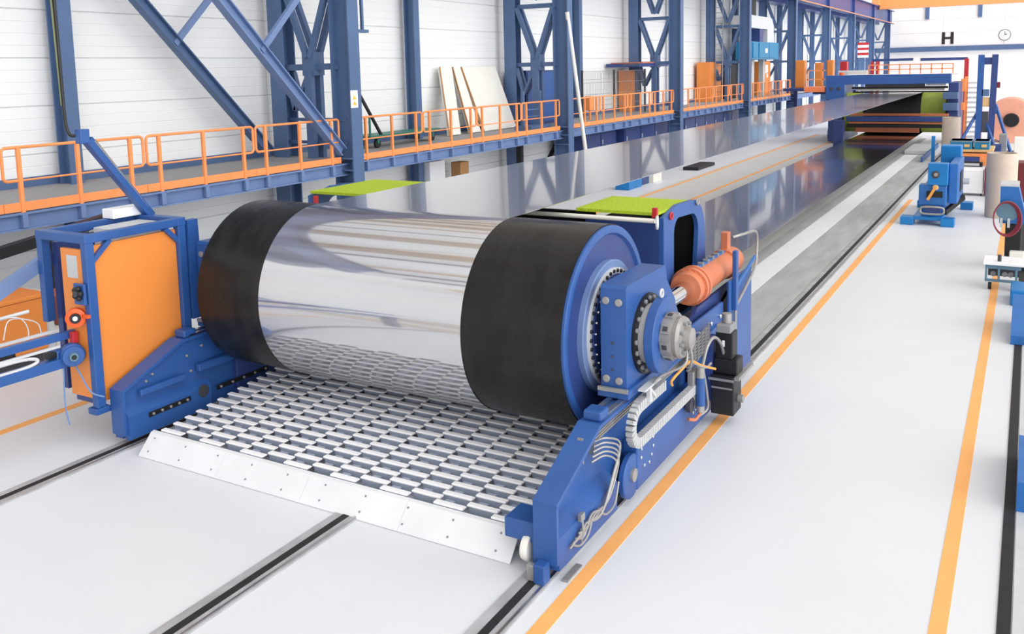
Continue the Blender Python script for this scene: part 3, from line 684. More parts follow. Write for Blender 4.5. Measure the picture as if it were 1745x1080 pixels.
# bearing block with brake and rotary union (right)
def bearing_block(sx, label):
    c = -6.55
    def X(v): return v if sx > 0 else 2 * c - v
    dy = 0.0
    t = thing('bearing_block', label, 'bearing block', (X(-3.58), AY, 1.15), 'blue bearing blocks of the near drum')
    bm = MB().prism([(8.24, 1.25), (8.24, 2.29), (8.27, 2.32), (9.36, 2.32), (9.40, 2.26), (9.42, 2.15), (9.70, 1.85), (9.70, 1.25)], 'X', X(-3.72), X(-3.44)); bm.build('housing', 'blue', t)
    MB().box(X(-3.75), X(-3.40), 8.20, 9.75, 1.15, 1.25, 0.012).build('base_plate', 'blue', t)
    MB().box(X(-3.74), X(-3.41), 8.185, 8.22, 1.22, 1.26).build('wiper', 'zinc', t)
    studs('screw_cap', [(X(xx), 8.24, zz) for (xx, zz) in ((-3.66, 2.16), (-3.52, 2.15), (-3.66, 1.34), (-3.52, 1.33))], (0, -1, 0), 0.04, 0.02, 'zinc', t, 16)
    studs('plug', [(X(-3.59), 8.24, zz) for zz in (1.72, 1.58, 1.44)], (0, -1, 0), 0.014, 0.01, 'darkgrey', t)
    return t, X
bb, _ = bearing_block(1, 'right blue bearing block carrying the drum shaft, near the grey gear coupling')
bl, _ = bearing_block(-1, 'left blue bearing block behind the orange cabinet')
AYb = 8.80
rg = MB().lathe([(0, 0.43), (0.03, 0.43), (0.03, 0.33)], (-3.44, AYb, AZ), (1, 0, 0), 48, caps=False).build('flange_ring', 'black', bb)
studs('bolt', circ(-3.415, AYb, AZ, 0.385, 20), (1, 0, 0), 0.026, 0.03, 'grey', rg)
t = thing('brake_disc', 'thick blue brake disc on the drum shaft with an eyebolt on top', 'disc', (-3.3, AYb, 1.26))
MB().lathe([(0, 0.32), (0.115, 0.32), (0.115, 0.30)], (-3.44, AYb, AZ), (1, 0, 0), 48).build('hub_sleeve', 'lightgrey', t)
MB().lathe([(0, 0.39), (0.01, 0.405), (0.10, 0.405), (0.11, 0.39), (0.11, 0.1)], (-3.325, AYb, AZ), (1, 0, 0), 64).build('disc', 'blue', t)
MB().ring((-3.27, AYb, AZ + 0.445), (1, 0, 0), 0.04, 0.014, 16).build('eyebolt', 'lightgrey', t)
t = thing('gear_coupling', 'grey toothed rotary coupling at the outer end of the drum shaft', 'coupling', (-3.1, AYb, 1.45))
MB().lathe([(0, 0.2), (0, 0.235), (0.12, 0.235), (0.125, 0.20), (0.16, 0.20), (0.165, 0.225), (0.20, 0.21), (0.205, 0.12), (0.28, 0.11), (0.30, 0.05)], (-3.215, AYb, AZ), (1, 0, 0), 48).build('body', 'zinc', t)
for q in range(8):
    a = 2 * PI * (q + 0.3) / 8
    p = Vector((-3.155, AYb + 0.225 * math.cos(a), AZ + 0.225 * math.sin(a)))
    MB().beam(p + Vector((-0.045, 0, 0)), p + Vector((0.045, 0, 0)), 0.10, 0.05, (0, math.cos(a), math.sin(a))).build('lug', 'zinc', t)
    q2 = Vector((-3.155, AYb + 0.252 * math.cos(a), AZ + 0.252 * math.sin(a)))
    MB().beam(q2 + Vector((-0.025, 0, 0)), q2 + Vector((0.025, 0, 0)), 0.05, 0.01, (0, math.cos(a), math.sin(a))).build('pocket', 'darkgrey', t)
    p3 = Vector((-3.01, AYb + 0.16 * math.cos(a), AZ + 0.16 * math.sin(a)))
    MB().cyl(p3, p3 + Vector((0.03, 0, 0)), 0.02, 8).build('bolt', 'grey', t)
hoses('coupling_hoses', [[(-2.98, AYb, 1.68), (-2.94, AYb, 1.5), (-2.98, AYb + 0.05, 1.38), (-3.1, AYb + 0.2, 1.36)],
                         [(-3.0, AYb, 1.62), (-2.98, AYb - 0.1, 1.45), (-3.2, AYb - 0.2, 1.32), (-3.3, AYb - 0.28, 1.2)],
                         [(-3.0, AYb + 0.1, 1.42), (-2.99, AYb + 0.6, 1.2), (-3.05, AYb + 1.0, 1.12)]], 0.014, 'zinc', 'pale hoses curling below the grey coupling', 'hoses')
hoses('orange_hose', [[(-3.0, AYb + 0.1, 1.42), (-3.08, AYb - 0.2, 1.30), (-3.12, AYb - 0.1, 1.2)], [(-2.98, AYb + 0.12, 1.42), (-2.99, AYb + 0.5, 1.25), (-3.0, AYb + 1.0, 1.06)]], 0.014, 'hoseorange', 'short orange hoses under the grey coupling')
t = thing('torque_support', 'small white T shaped support below the blue brake disc', 'bracket', (-3.3, 8.5, 1.08))
MB().box(-3.34, -3.26, 8.3, 8.75, 1.23, 1.25).build('plate', 'lightgrey', t)
MB().box(-3.32, -3.28, 8.48, 8.54, 1.06, 1.23).build('post', 'lightgrey', t)
MB().beam((-3.30, 8.54, 1.18), (-3.30, 8.68, 1.06), 0.03, 0.03).build('brace', 'lightgrey', t)
# hydraulic cylinder
t = thing('hydraulic_cylinder', 'salmon orange hydraulic cylinder pushing the right bearing block', 'cylinder', (-3.62, 11.6, 1.4))
CX, CZ = -3.69, 1.70
MB().lathe([(0, 0.1), (1.2, 0.1)], (CX, 9.9, CZ), (0, 1, 0), 32).build('piston_rod', 'chrome', t)
MB().box(CX - 0.13, CX + 0.13, 9.70, 10.02, CZ - 0.13, CZ + 0.13, 0.03).build('rod_head', 'copper', t)
MB().lathe([(0, 0.12), (0, 0.20), (0.06, 0.215), (0.14, 0.215), (0.14, 0.245), (0.22, 0.245), (0.22, 0.225), (0.27, 0.225), (0.27, 0.245), (0.34, 0.245), (0.34, 0.17)], (CX, 10.78, CZ), (0, 1, 0), 48).build('gland_flange', 'copper', t)
MB().lathe([(0, 0.182), (1.45, 0.182)], (CX, 11.05, CZ), (0, 1, 0), 48).build('barrel', 'copper', t)
MB().lathe([(0, 0.16), (0.0, 0.215), (0.1, 0.215), (0.1, 0.19), (0.4, 0.19), (0.5, 0.15)], (CX, 12.4, CZ), (0, 1, 0), 48).build('end_cap', 'copper', t)
studs('bolt', [(CX + 0.215 * math.cos(2 * PI * q / 16), 10.96, CZ + 0.215 * math.sin(2 * PI * q / 16)) for q in range(16)], (0, -1, 0), 0.018, 0.05, 'copper', t)
MB().box(CX - 0.05, CX + 0.05, 12.45, 12.6, CZ + 0.18, CZ + 0.45, 0.01).build('port_block', 'copper', t)
MB().box(CX - 0.03, CX + 0.03, 11.15, 12.4, CZ + 0.165, CZ + 0.205, 0.008).build('sensor_rail', 'midblue', t)
for q in range(6): MB().box(CX - 0.04, CX + 0.04, 11.15 + q * 0.22, 11.2 + q * 0.22, CZ + 0.15, CZ + 0.23, 0.006).build('clamp', 'grey', t)
t = thing('pipe_bracket', 'blue bracket with bent pale pipes around the cylinder end', 'bracket', (-3.35, 12.3, 1.2))
MB().box(-3.40, -3.34, 11.85, 11.95, 1.2, 2.02, 0.01).build('post', 'blue', t)
MB().tube(smooth_path([(-3.36, 11.9, 1.25), (-3.36, 12.5, 1.45), (-3.36, 12.9, 1.62), (-3.37, 13.0, 1.8), (-3.37, 12.95, 2.1), (-3.4, 12.4, 2.16), (-3.5, 12.2, 2.14)], 5), 0.02, 8).build('pipe', 'zinc', t)
MB().tube([(-3.37, 11.92, 1.3), (-3.37, 11.92, 0.85)], 0.02, 8).build('pipe', 'zinc', t)
MB().beam((-3.37, 11.9, 1.5), (-3.37, 12.9, 1.75), 0.03, 0.04).build('strut', 'midblue', t)
# black valve block by the floor line
t = thing('valve_block', 'stacked black hydraulic valve block above the orange floor line', 'valve block', (-3.18, 10.85, 0.15))
MB().box(-3.33, -3.04, 10.7, 11.05, 0.16, 0.66, 0.015).build('lower_block', 'black', t)
MB().box(-3.32, -3.02, 10.78, 11.05, 0.66, 0.86, 0.015).build('middle_block', 'black', t)
MB().box(-3.30, -3.08, 10.78, 11.0, 0.86, 1.2, 0.015).build('upper_block', 'black', t)
MB().box(-3.28, -3.1, 10.75, 11.0, 1.2, 1.3, 0.01).build('valve_head', 'grey', t)
MB().cyl((-3.19, 10.9, 1.3), (-3.19, 10.9, 1.42), 0.06, 16).build('valve_cap', 'zinc', t)
MB().box(-3.21, -3.18, 10.775, 10.78, 1.02, 1.1).build('name_plate', 'whitepaint', t)
MB().box(-3.36, -3.04, 10.69, 10.70, 0.6, 0.63).build('edge_plate', 'grey', t)
MB().box(-3.32, -3.06, 10.69, 10.70, 0.5, 0.52).build('edge_plate', 'grey', t)
MB().cyl((-3.04, 10.9, 0.34), (-2.97, 10.9, 0.34), 0.05, 16).build('solenoid', 'zinc', t)
MB().box(-3.04, -2.98, 10.72, 11.4, 0.62, 0.66).build('side_bracket', 'zinc', t)
MB().box(-3.42, -3.33, 10.75, 11.0, 0.3, 1.1).build('mounting_bracket', 'navy', t)
t = thing('filter_unit', 'blue filter cylinder with pale fittings left of the black valve block', 'filter', (-3.30, 10.2, 0.3))
MB().cyl((-3.27, 10.1, 0.48), (-3.27, 10.1, 0.82), 0.055, 20).build('bowl', 'blue', t)
MB().cyl((-3.27, 10.1, 0.82), (-3.27, 10.1, 0.95), 0.05, 16).build('head', 'zinc', t)
MB().cyl((-3.27, 10.1, 0.4), (-3.27, 10.1, 0.48), 0.05, 16).build('drain', 'zinc', t)
MB().tube(smooth_path([(-3.27, 10.1, 0.38), (-3.3, 10.0, 0.33), (-3.35, 9.9, 0.36)], 4), 0.02, 8).build('pipe', 'copper', t)
MB().tube(smooth_path([(-3.27, 10.18, 0.95), (-3.24, 10.25, 0.6), (-3.24, 10.28, 0.38), (-3.3, 10.1, 0.33)], 4), 0.015, 8).build('pipe', 'zinc', t)
MB().box(-3.40, -3.32, 10.0, 10.25, 0.45, 0.9, 0.01).build('bracket', 'zinc', t)
MB().lathe([(0, 0.09), (0.05, 0.09)], (-3.37, 9.95, 0.52), (1, 0, 0), 20).build('gear', 'darkgrey', t)
t = thing('spring_guard', 'grey perforated cable guard slanting left of the black valve block', 'guard', (-3.35, 10.4, 0.95))
for q in range(7): MB().beam((-3.38, 9.95, 0.93 + 0.04 * q), (-3.38, 10.75, 1.03 + 0.04 * q), 0.03, 0.018).build('bar', 'grey', t)
for q in range(6): MB().beam((-3.36, 10.0 + q * 0.14, 0.93 + q * 0.02), (-3.36, 10.0 + q * 0.14, 1.22 + q * 0.02), 0.02, 0.02).build('bar', 'zinc', t)
hoses('white_hose_arch', [[(-3.25, 10.1, 0.95), (-3.22, 10.2, 1.18), (-3.2, 10.4, 1.24), (-3.18, 10.6, 1.12), (-3.2, 10.8, 0.92)]], 0.02, 'zinc', 'pale hose arching to the black valve block')

# ------------------------------------------------------------------ cover frame behind the drum, green mats
t = thing('belt_cover', 'dark blue cover frame with green topped decks under the belt behind the drum', 'machine cover', (-6.55, 11.5, 0.0))
def slot_plate(x0, x1):
    outer = [(10.62, 0.15), (10.62, 2.62), (11.15, 2.72), (11.75, 2.70)] + arc((11.75, 2.15), 0.55, 84, 0, 8) + [(12.32, 1.4), (12.2, 0.15)]
    inner = [(11.0, 1.2), (11.0, 2.35)] + arc((11.2, 2.35), 0.2, 170, 95, 4) + arc((11.72, 2.25), 0.27, 88, 0, 6) + [(11.92, 1.8), (11.72, 1.2)]
    bm = bmesh.new()
    for loop_ in (outer, inner):
        vv = [bm.verts.new((x0, p[0], p[1])) for p in loop_]
        for i in range(len(vv)): bm.edges.new((vv[i], vv[(i + 1) % len(vv)]))
    bmesh.ops.triangle_fill(bm, edges=bm.edges[:], use_beauty=True)
    r = bmesh.ops.extrude_face_region(bm, geom=bm.faces[:])
    for e in r['geom']:
        if isinstance(e, bmesh.types.BMVert): e.co.x = x1
    bm.verts.index_update(); b = MB()
    b.add([v.co.copy() for v in bm.verts], [[v.index for v in f.verts] for f in bm.faces]); bm.free()
    return b
slot_plate(-3.98, -3.92).build('side_plate', 'blue', t)
slot_plate(-9.82, -9.76).build('side_plate', 'blue', t)
MB().box(-5.0, -3.98, 10.62, 10.68, 0.9, 2.6).build('front_plate', 'navy', t)
MB().box(-9.12, -8.2, 10.62, 10.68, 0.9, 2.6).build('front_plate', 'navy', t)
MB().box(-4.75, -4.7, 10.68, 12.1, 0.9, 2.6).build('dark_backing', 'black', t)  # black sheet added inside to keep the plate's slot dark
MB().box(-5.0, -3.985, 12.1, 12.15, 0.9, 2.55).build('dark_closure', 'black', t)  # second added black sheet, stops light showing through the slot
MB().box(-8.2, -5.0, 10.9, 10.96, 0.9, 2.6).build('front_plate', 'black', t)
MB().box(-5.1, -3.985, 10.55, 11.75, 2.66, 2.70).build('green_deck', 'green', t, 'lime green mat deck right of the belt')
MB().box(-9.75, -8.05, 10.6, 12.2, 2.66, 2.70).build('green_deck', 'green', t, 'lime green mat deck left of the belt')
MB().cyl((-8.9, 10.4, 2.62), (-3.95, 10.4, 2.62), 0.03, 12).build('cross_rod', 'offwhite', t)
rg = MB().ring((-3.93, 10.42, 2.60), (1, 0.3, 0), 0.075, 0.018, 20).build('rod_ring', 'lightgrey', t)
MB().box(-3.99, -3.93, 10.40, 10.46, 2.66, 2.78).build('red_clip', 'red', t)
MB().ring((-3.9, 10.85, 2.62), (1, 0, 0), 0.04, 0.014, 16).build('eyebolt', 'red', t)
MB().ring((-3.9, 11.9, 2.66), (1, 0, 0), 0.04, 0.014, 16).build('eyebolt', 'zinc', t)
MB().box(-9.6, -9.55, 10.5, 10.56, 2.4, 2.64).build('red_clip', 'red', t)

# ------------------------------------------------------------------ ramp plate and slatted platform
t = thing('ramp_plate', 'pale metal ramp plate along the front edge of the slatted platform', 'ramp', (-6.55, 6.85, 0))
xs = [-9.12, -7.82, -6.55, -5.25, -3.96]
for i in range(4):
    MB().prism([(6.70, 0.004), (6.70, 0.012), (6.90, 0.235), (6.945, 0.245), (6.945, 0.232), (6.905, 0.222)], 'X', xs[i] + 0.0015, xs[i + 1] - 0.0015).build('plate', 'ramp', t)
studs('rivet', [(-9.0 + i * 0.54, 6.70 + 0.2 * f, 0.010 + 0.223 * f) for i in range(10) for f in (0.25, 0.8)], (0, -0.7, 0.7), 0.012, 0.006, 'grey', t, 8)
t = thing('slatted_platform', 'platform of staggered white slats in front of the near drum', 'platform', (-6.5, 8.2, 0.05))
def gz(y): return 0.26 + 0.045 * max(0, y - 7.0)
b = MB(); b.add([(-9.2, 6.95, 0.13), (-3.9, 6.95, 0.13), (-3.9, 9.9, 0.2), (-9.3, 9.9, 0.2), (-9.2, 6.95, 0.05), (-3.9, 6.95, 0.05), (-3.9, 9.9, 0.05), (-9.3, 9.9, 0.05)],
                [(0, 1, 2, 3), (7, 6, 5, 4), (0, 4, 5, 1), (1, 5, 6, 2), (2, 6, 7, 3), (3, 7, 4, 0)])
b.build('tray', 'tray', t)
def slat_mesh(mb, x, y, z, L=0.345, w=0.075):
    mb.prism([(y, z - 0.012), (y, z), (y + 0.008, z + 0.006), (y + w - 0.008, z + 0.006), (y + w, z), (y + w, z - 0.012)], 'X', x, x + L)
PX, PYY = 0.335, 0.195
proto = None
for c in range(16):
    for r in range(14):
        y = 6.955 + r * PYY + (0.5 * PYY if c % 2 else 0.0)
        x = -9.0 + c * PX - 0.02 * r
        if x > -3.98 or y > 9.75: continue
        z = gz(y)
        if proto is None:
            bs = MB(); slat_mesh(bs, x, y, z)
            proto = bs.build('slat', 'slat', t); p0 = (x, y, z)
            # the dark web below each slat belongs to the slat
            wb_ = MB(); wb_.box(x + 0.02, x + 0.325, y + 0.005, y + 0.02, z - 0.09, z - 0.012); wb_.box(x + 0.05, x + 0.15, y + 0.02, y + 0.17, z - 0.06, z - 0.03)
            webp = wb_.build('web', 'slatbase', t)
        else:
            o = proto.copy(); COL.objects.link(o); o.location = Vector((x - p0[0], y - p0[1], z - p0[2]))
            o = webp.copy(); COL.objects.link(o); o.location = Vector((x - p0[0], y - p0[1], z - p0[2]))

# ------------------------------------------------------------------ left cabinet group
t = thing('orange_cabinet', 'tall orange cabinet in an open blue steel frame left of the drum', 'cabinet', (-10.15, 7.4, 0.55))
x0, x1, y0, y1 = -10.62, -9.75, 6.68, 8.05
for (xx, yy) in ((x1, y0), (x1, y1), (x0, y0), (x0, y1)):
    MB().box(xx - 0.05, xx + 0.05, yy - 0.06, yy + 0.06, 0.52 if xx > -10 else 1.5, 2.6, 0.01).build('post', 'blue', t)
for yy in (y0, y1): MB().box(x0 - 0.055, x1 + 0.055, yy - 0.065, yy + 0.065, 2.56, 2.67, 0.01).build('top_rail', 'blue', t)
for xx in (x0, x1): MB().box(xx - 0.053, xx + 0.053, y0 + 0.06, y1 - 0.06, 2.562, 2.668, 0.01).build('top_rail', 'blue', t)
MB().box(-9.80, -9.76, y0 + 0.07, y1 - 0.06, 0.56, 2.52, 0.01).build('side_panel', 'orangepanel', t)
p = MB().box(-10.24, -9.83, y0 - 0.03, y0 + 0.02, 0.62, 2.48, 0.01).build('front_panel', 'orangepanel', t)
MB().box(-10.12, -9.92, y0 - 0.036, y0 - 0.03, 2.12, 2.4).build('notice', 'lightgrey', p)
MB().box(-10.6, -10.5, y0 + 0.1, y1 - 0.1, 0.6, 2.5).build('back_panel', 'navy', t)
MB().box(-10.42, -9.92, 7.25, 7.95, 2.2, 2.62, 0.01).build('inner_box', 'lightgrey', t)
for zz in (1, -1):
    MB().beam((x1, y0 + 0.3 if zz > 0 else y1 - 0.25, 2.56), (x1, y0 + 0.05 if zz > 0 else y1 - 0.03, 2.34), 0.08, 0.06).build('corner_brace', 'blue', t)
MB().box(-9.86, -9.69, 6.59, 6.79, 0.44, 0.52, 0.01).build('foot', 'blue', t)
MB().box(-10.2, -9.85, 6.68, 6.78, 0.54, 0.62, 0.01).build('foot', 'navy', t)
tag(MB().box(-10.68, -10.45, 7.58, 8.1, 2.672, 2.80, 0.01).build('white_box', 'whitepaint'), 'flat white box lying on the top frame of the orange cabinet', 'box')
t = thing('slanted_mast', 'slanted blue mast rising from the orange cabinet to a square head', 'mast', (-10.45, 8.1, 2.67))
MB().beam((-10.40, 8.12, 2.64), (-10.28, 7.17, 3.76), 0.1, 0.11).build('arm', 'blue', t)
MB().box(-10.34, -10.22, 7.04, 7.17, 3.72, 3.90, 0.01).build('head', 'blue', t)
MB().tube([(-10.36, 8.05, 2.78), (-10.25, 7.25, 3.75)], 0.02, 6).build('pipe', 'zinc', t)
t = thing('hanging_cable', 'black and green power cable hanging down beside the slanted mast', 'cable', (-10.45, 7.0, 3.8))
MB().tube(smooth_path([(-10.45, 6.95, 13.0), (-10.45, 6.95, 8.0), (-10.42, 6.97, 5.6), (-10.42, 6.98, 4.2), (-10.40, 6.99, 3.9), (-10.36, 7.02, 3.82), (-10.32, 7.08, 3.84)], 5), 0.02, 8).build('cable', 'black', t)
MB().tube(smooth_path([(-10.475, 6.93, 13.0), (-10.475, 6.93, 8.0), (-10.45, 6.95, 5.6), (-10.44, 6.97, 4.2)], 5), 0.014, 8).build('cable', mat('olive_cable', (120, 128, 96), 0.6), t)
t = thing('hose_reel', 'orange spring hose reel with black hub on the blue post', 'reel', (-9.9, 6.6, 1.55))
d = Vector((0.75, -0.66, 0)).normalized()
c0 = Vector((-9.9, 6.56, 1.66))
MB().lathe([(-0.05, 0.09), (-0.05, 0.115), (0.04, 0.115), (0.05, 0.09), (0.05, 0.06)], c0, d, 32).build('drum', 'brightorange', t)
MB().lathe([(0.05, 0.065), (0.07, 0.06), (0.07, 0.03)], c0, d, 24).build('hub', 'black', t)
MB().lathe([(0.07, 0.03), (0.08, 0.02)], c0, d, 16).build('hub_cap', 'whitepaint', t)
MB().box(-9.84, -9.70, 6.58, 6.62, 1.66, 1.70).build('mount_tab', 'brightorange', t)
t = thing('valve_cluster', 'black knob cluster on a blue plate above the orange reel', 'valve', (-9.8, 6.6, 1.9))
MB().box(-9.92, -9.72, 6.57, 6.61, 1.82, 2.08, 0.01).build('plate', 'blue', t)
for q in range(5):
    a = 2 * PI * q / 5; MB().ball((-9.80 + 0.055 * math.cos(a), 6.54, 1.97 + 0.06 * math.sin(a)), 0.035, 10).build('knob', 'black', t)
MB().cyl((-9.80, 6.57, 1.97), (-9.80, 6.5, 1.97), 0.04, 12).build('stem', 'darkgrey', t)
t = thing('feed_arm', 'blue linear feed arm with pale rails and a round gear motor', 'machine arm', (-10.1, 5.6, 1.0))
MB().beam((-10.25, 2.0, 1.42), (-10.1, 6.65, 1.42), 0.07, 0.09).build('upper_beam', 'blue', t)
MB().beam((-10.2, 2.0, 1.12), (-10.05, 6.5, 1.12), 0.14, 0.12).build('lower_beam', 'blue', t)
MB().beam((-10.3, 2.0, 1.48), (-10.2, 6.5, 1.48), 0.04, 0.03).build('rail', 'lightgrey', t)
MB().beam((-10.12, 2.0, 1.33), (-10.02, 6.4, 1.33), 0.03, 0.03).build('rail', 'lightgrey', t)
MB().tube(smooth_path([(-10.05, 3.5, 1.30), (-10.03, 5.4, 1.30), (-10.02, 5.95, 1.29), (-10.0, 6.1, 1.24), (-10.02, 5.95, 1.19), (-10.03, 5.4, 1.19), (-10.05, 3.5, 1.18)], 5), 0.02, 8).build('bent_pipe', 'lightgrey', t)
g = MB().lathe([(-0.16, 0.06), (-0.14, 0.10), (-0.04, 0.11), (-0.04, 0.14), (0.05, 0.14), (0.07, 0.12), (0.1, 0.12), (0.1, 0.05)], (-9.97, 6.52, 1.20), (0.9, -0.44, 0), 36).build('gear_motor', 'blue', t)
MB().lathe([(0.1, 0.055), (0.15, 0.05)], (-9.97, 6.52, 1.20), (0.9, -0.44, 0), 20).build('output_flange', 'slateblue', g)
MB().lathe([(0.15, 0.03), (0.17, 0.025)], (-9.97, 6.52, 1.20), (0.9, -0.44, 0), 14).build('output_shaft', 'black', g)
MB().box(-10.22, -10.02, 6.35, 6.6, 1.1, 1.28, 0.02).build('motor_neck', 'blue', t)
MB().box(-10.12, -10.02, 6.25, 6.36, 1.2, 1.27, 0.01).build('connector', 'black', t)
MB().box(-10.3, -10.1, 4.2, 5.9, 1.32, 1.40).build('slide_table', 'black', t)
for yy in (2.2,): MB().box(-10.3, -10.05, yy, yy + 0.2, 0.0, 1.1).build('leg', 'navy', t)
MB().box(-10.05, -9.98, 6.55, 6.63, 1.32, 1.46, 0.01).build('red_switch', 'red', t)
hoses('blue_hoses', [[(-10.0, 6.42, 1.2), (-9.99, 6.4, 1.0), (-9.98, 6.38, 0.6), (-9.96, 6.4, 0.35)]], 0.009, 'hoseblue', 'thin pale blue hose hanging straight from the feed arm')
hoses('grey_hose', [[(-9.98, 6.55, 1.06), (-9.9, 6.57, 0.92), (-9.75, 6.58, 0.74), (-9.6, 6.65, 0.68)]], 0.010, 'hoseblue', 'pale hose drooping from the gear motor to the left frame')
hoses('wire_loops', [[(-10.3, 5.6, 1.5), (-10.3, 5.75, 1.75), (-10.3, 6.1, 1.72), (-10.3, 6.2, 1.5), (-10.28, 6.05, 1.38)], [(-10.32, 5.9, 1.5), (-10.32, 6.0, 1.72), (-10.3, 6.3, 1.62), (-10.28, 6.35, 1.45)]], 0.007, 'lightgrey', 'loops of thin pale wire above the feed arm', 'wire')
tag(MB().beam((-10.735, 6.85, 2.30), (-10.735, 4.2, 1.10), 0.10, 0.16).build('slanted_beam', 'beamblue'), 'light blue slanted beam running down from the orange cabinet', 'beam')
tag(MB().tube([(-10.4, 5.2, 1.72), (-10.35, 6.25, 1.76)], 0.022, 10).build('grey_bar', 'lightgrey'), 'pale grey bar in front of the low orange box', 'bar')
t = thing('orange_box', 'low orange machine box on the floor behind the feed arm', 'machine box', (-13.5, 7.9, 0))
MB().box(-14.3, -13.5, 6.2, 8.45, 0.25, 1.10, 0.03).build('housing', 'orangepanel', t)
MB().box(-14.32, -13.48, 6.15, 8.5, 1.10, 1.16, 0.01).build('lid', 'orangepanel', t)
MB().box(-14.25, -13.55, 8.45, 8.6, 0.15, 1.14, 0.01).build('end_plate', 'lightgrey', t)
MB().box(-14.2, -13.6, 6.3, 8.4, 0.0, 0.25).build('plinth', 'darkgrey', t)
tag(MB().box(-14.5, -13.9, 8.9, 9.9, 0.45, 0.95, 0.02).build('red_box', mat('terracotta_box', (178, 96, 78), 0.6)), 'terracotta red box on a pale pallet behind the orange reel', 'box')
tag(MB().box(-14.7, -13.7, 8.7, 10.2, 0.0, 0.45, 0.02).build('pale_pallet', 'offwhite'), 'pale block pallet under the terracotta red box', 'pallet')
t = thing('black_trestle', 'black steel trestle in the shade under the walkway at left', 'trestle', (-14.5, 9, 0))
for (a, c, w) in (((-14.6, 6.0, 1.4), (-14.6, 10.6, 2.0), 0.18), ((-14.6, 6.0, 1.75), (-14.6, 10.2, 1.75), 0.06), ((-14.6, 9.4, 0.0), (-14.6, 9.4, 1.85), 0.14), ((-14.6, 10.6, 0.0), (-14.6, 10.6, 2.0), 0.25), ((-14.6, 6.0, 1.55), (-14.6, 8.6, 1.68), 0.05), ((-14.6, 6.0, 0.0), (-14.6, 6.0, 1.75), 0.14)):
    MB().beam(a, c, w, w).build('bar', 'black', t)
# hose and brackets beside the left bearing block
hoses('white_hose', [[(-9.38, 8.3, 2.35), (-9.33, 8.28, 2.2), (-9.32, 8.27, 1.9), (-9.36, 8.25, 1.6)]], 0.025, 'whitepaint', 'short white hose beside the left bearing block')
t = thing('left_blue_bracket', 'blue upright bracket between the orange cabinet and the black drum end', 'bracket', (-9.65, 8.6, 1.15))
MB().prism([(8.13, 1.27), (8.13, 2.62), (8.30, 2.62), (8.32, 1.9), (8.6, 1.35), (8.6, 1.27)], 'X', -9.78, -9.68).build('plate', 'blue', t)

# ------------------------------------------------------------------ far press machine
t = thing('far_drum', 'olive green rubber drum at the far end of the belt', 'drum', (-6.55, FY, 0.6))
MB().lathe([(0, AR - 0.1), (0, AR), (1.02, AR)], (-9.15, FY, AZ), (1, 0, 0), 64).build('rubber_sleeve', 'greenroll', t)
MB().lathe([(0, AR), (1.22, AR), (1.22, AR - 0.1)], (-5.17, FY, AZ), (1, 0, 0), 64).build('rubber_sleeve', 'greenroll', t)
MB().lathe([(0, AR - 0.004), (2.96, AR - 0.004)], (-8.13, FY, AZ), (1, 0, 0), 64).build('middle_shell', 'black', t, 'black middle part of the drum')
MB().cyl((-9.6, FY, AZ), (-3.5, FY, AZ), 0.2, 20).build('shaft', 'navy', t)
t = thing('far_press', 'dark blue machine frame with cross beams around the far green drum', 'machine', (-6.6, 53.5, 0))
MB().box(-9.9, -3.65, 52.6, 53.2, 3.32, 3.83, 0.02).build('top_beam', 'blue', t)
MB().prism([(52.7, 3.3), (57, 3.3), (57, 0.1), (53.4, 0.1), (53.4, 1.5), (52.7, 1.9)], 'X', -9.9, -9.2).build('side_frame', 'navy', t)
MB().prism([(53, 3.35), (57, 3.35), (57, 0.1), (54.6, 0.1), (54.6, 1.4), (53, 1.6)], 'X', -3.78, -3.3).build('side_frame', 'navy', t)
MB().box(-9.9, -8.9, 52.5, 53.2, 2.5, 3.34, 0.02).build('corner_plate', 'blue', t)
studs('bolt', [(-9.6, 52.5, 3.1), (-9.2, 52.5, 3.1)], (0, -1, 0), 0.09, 0.05, 'darkgrey', t)
MB().box(-7.9, -4.9, 52.9, 53.0, 3.16, 3.38).build('roller_guard', 'darkgrey', t)
MB().box(-4.86, -3.9, 52.9, 53.0, 3.2, 3.36).build('roller_guard', 'lightgrey', t)
MB().cyl((-8.6, 53.0, 3.12), (-3.8, 53.0, 3.12), 0.06, 16).build('roller', 'black', t)
MB().box(-8.4, -4.0, 53.3, 53.5, 2.94, 3.06).build('scraper_bar', 'offwhite', t)
MB().cyl((-8.6, 53.4, 2.88), (-3.8, 53.4, 2.88), 0.04, 12).build('roller', 'black', t)
MB().box(-8.6, -3.7, 52.6, 52.8, 1.62, 1.74, 0.01).build('lower_bar', 'copper', t)
MB().box(-8.65, -3.85, 51.7, 52.2, 1.36, 1.62, 0.02).build('lower_beam', 'navy', t)
MB().box(-8.5, -3.85, 51.8, 52.1, 1.24, 1.33, 0.01).build('lower_bar', 'copper', t)
MB().box(-8.65, -3.85, 51.9, 52.2, 1.02, 1.2).build('lower_beam', 'black', t)
MB().box(-8.3, -5.1, 52.6, 52.8, 0.72, 0.98).build('lower_bar', 'copper', t)  # solid bar standing in for the orange beam's reflection on the lower belt
MB().box(-9.0, -8.5, 50.0, 50.5, 0.0, 1.5, 0.02).build('front_foot', 'navy', t)
for (z0, z1) in ((2.5, 2.85), (1.9, 2.3)): MB().box(-4.0, -3.3, 52.6, 53.0, z0, z1, 0.02).build('bearing_cover', 'steelblue', t)
for yy in (53.2,): MB().box(-3.5, -3.4, yy, yy + 0.1, 0.1, 1.4).build('leg', 'zinc', t)
t = thing('press_railing', 'thin orange guard railing on top of the far blue press', 'railing', (-6, 56, 3.78))
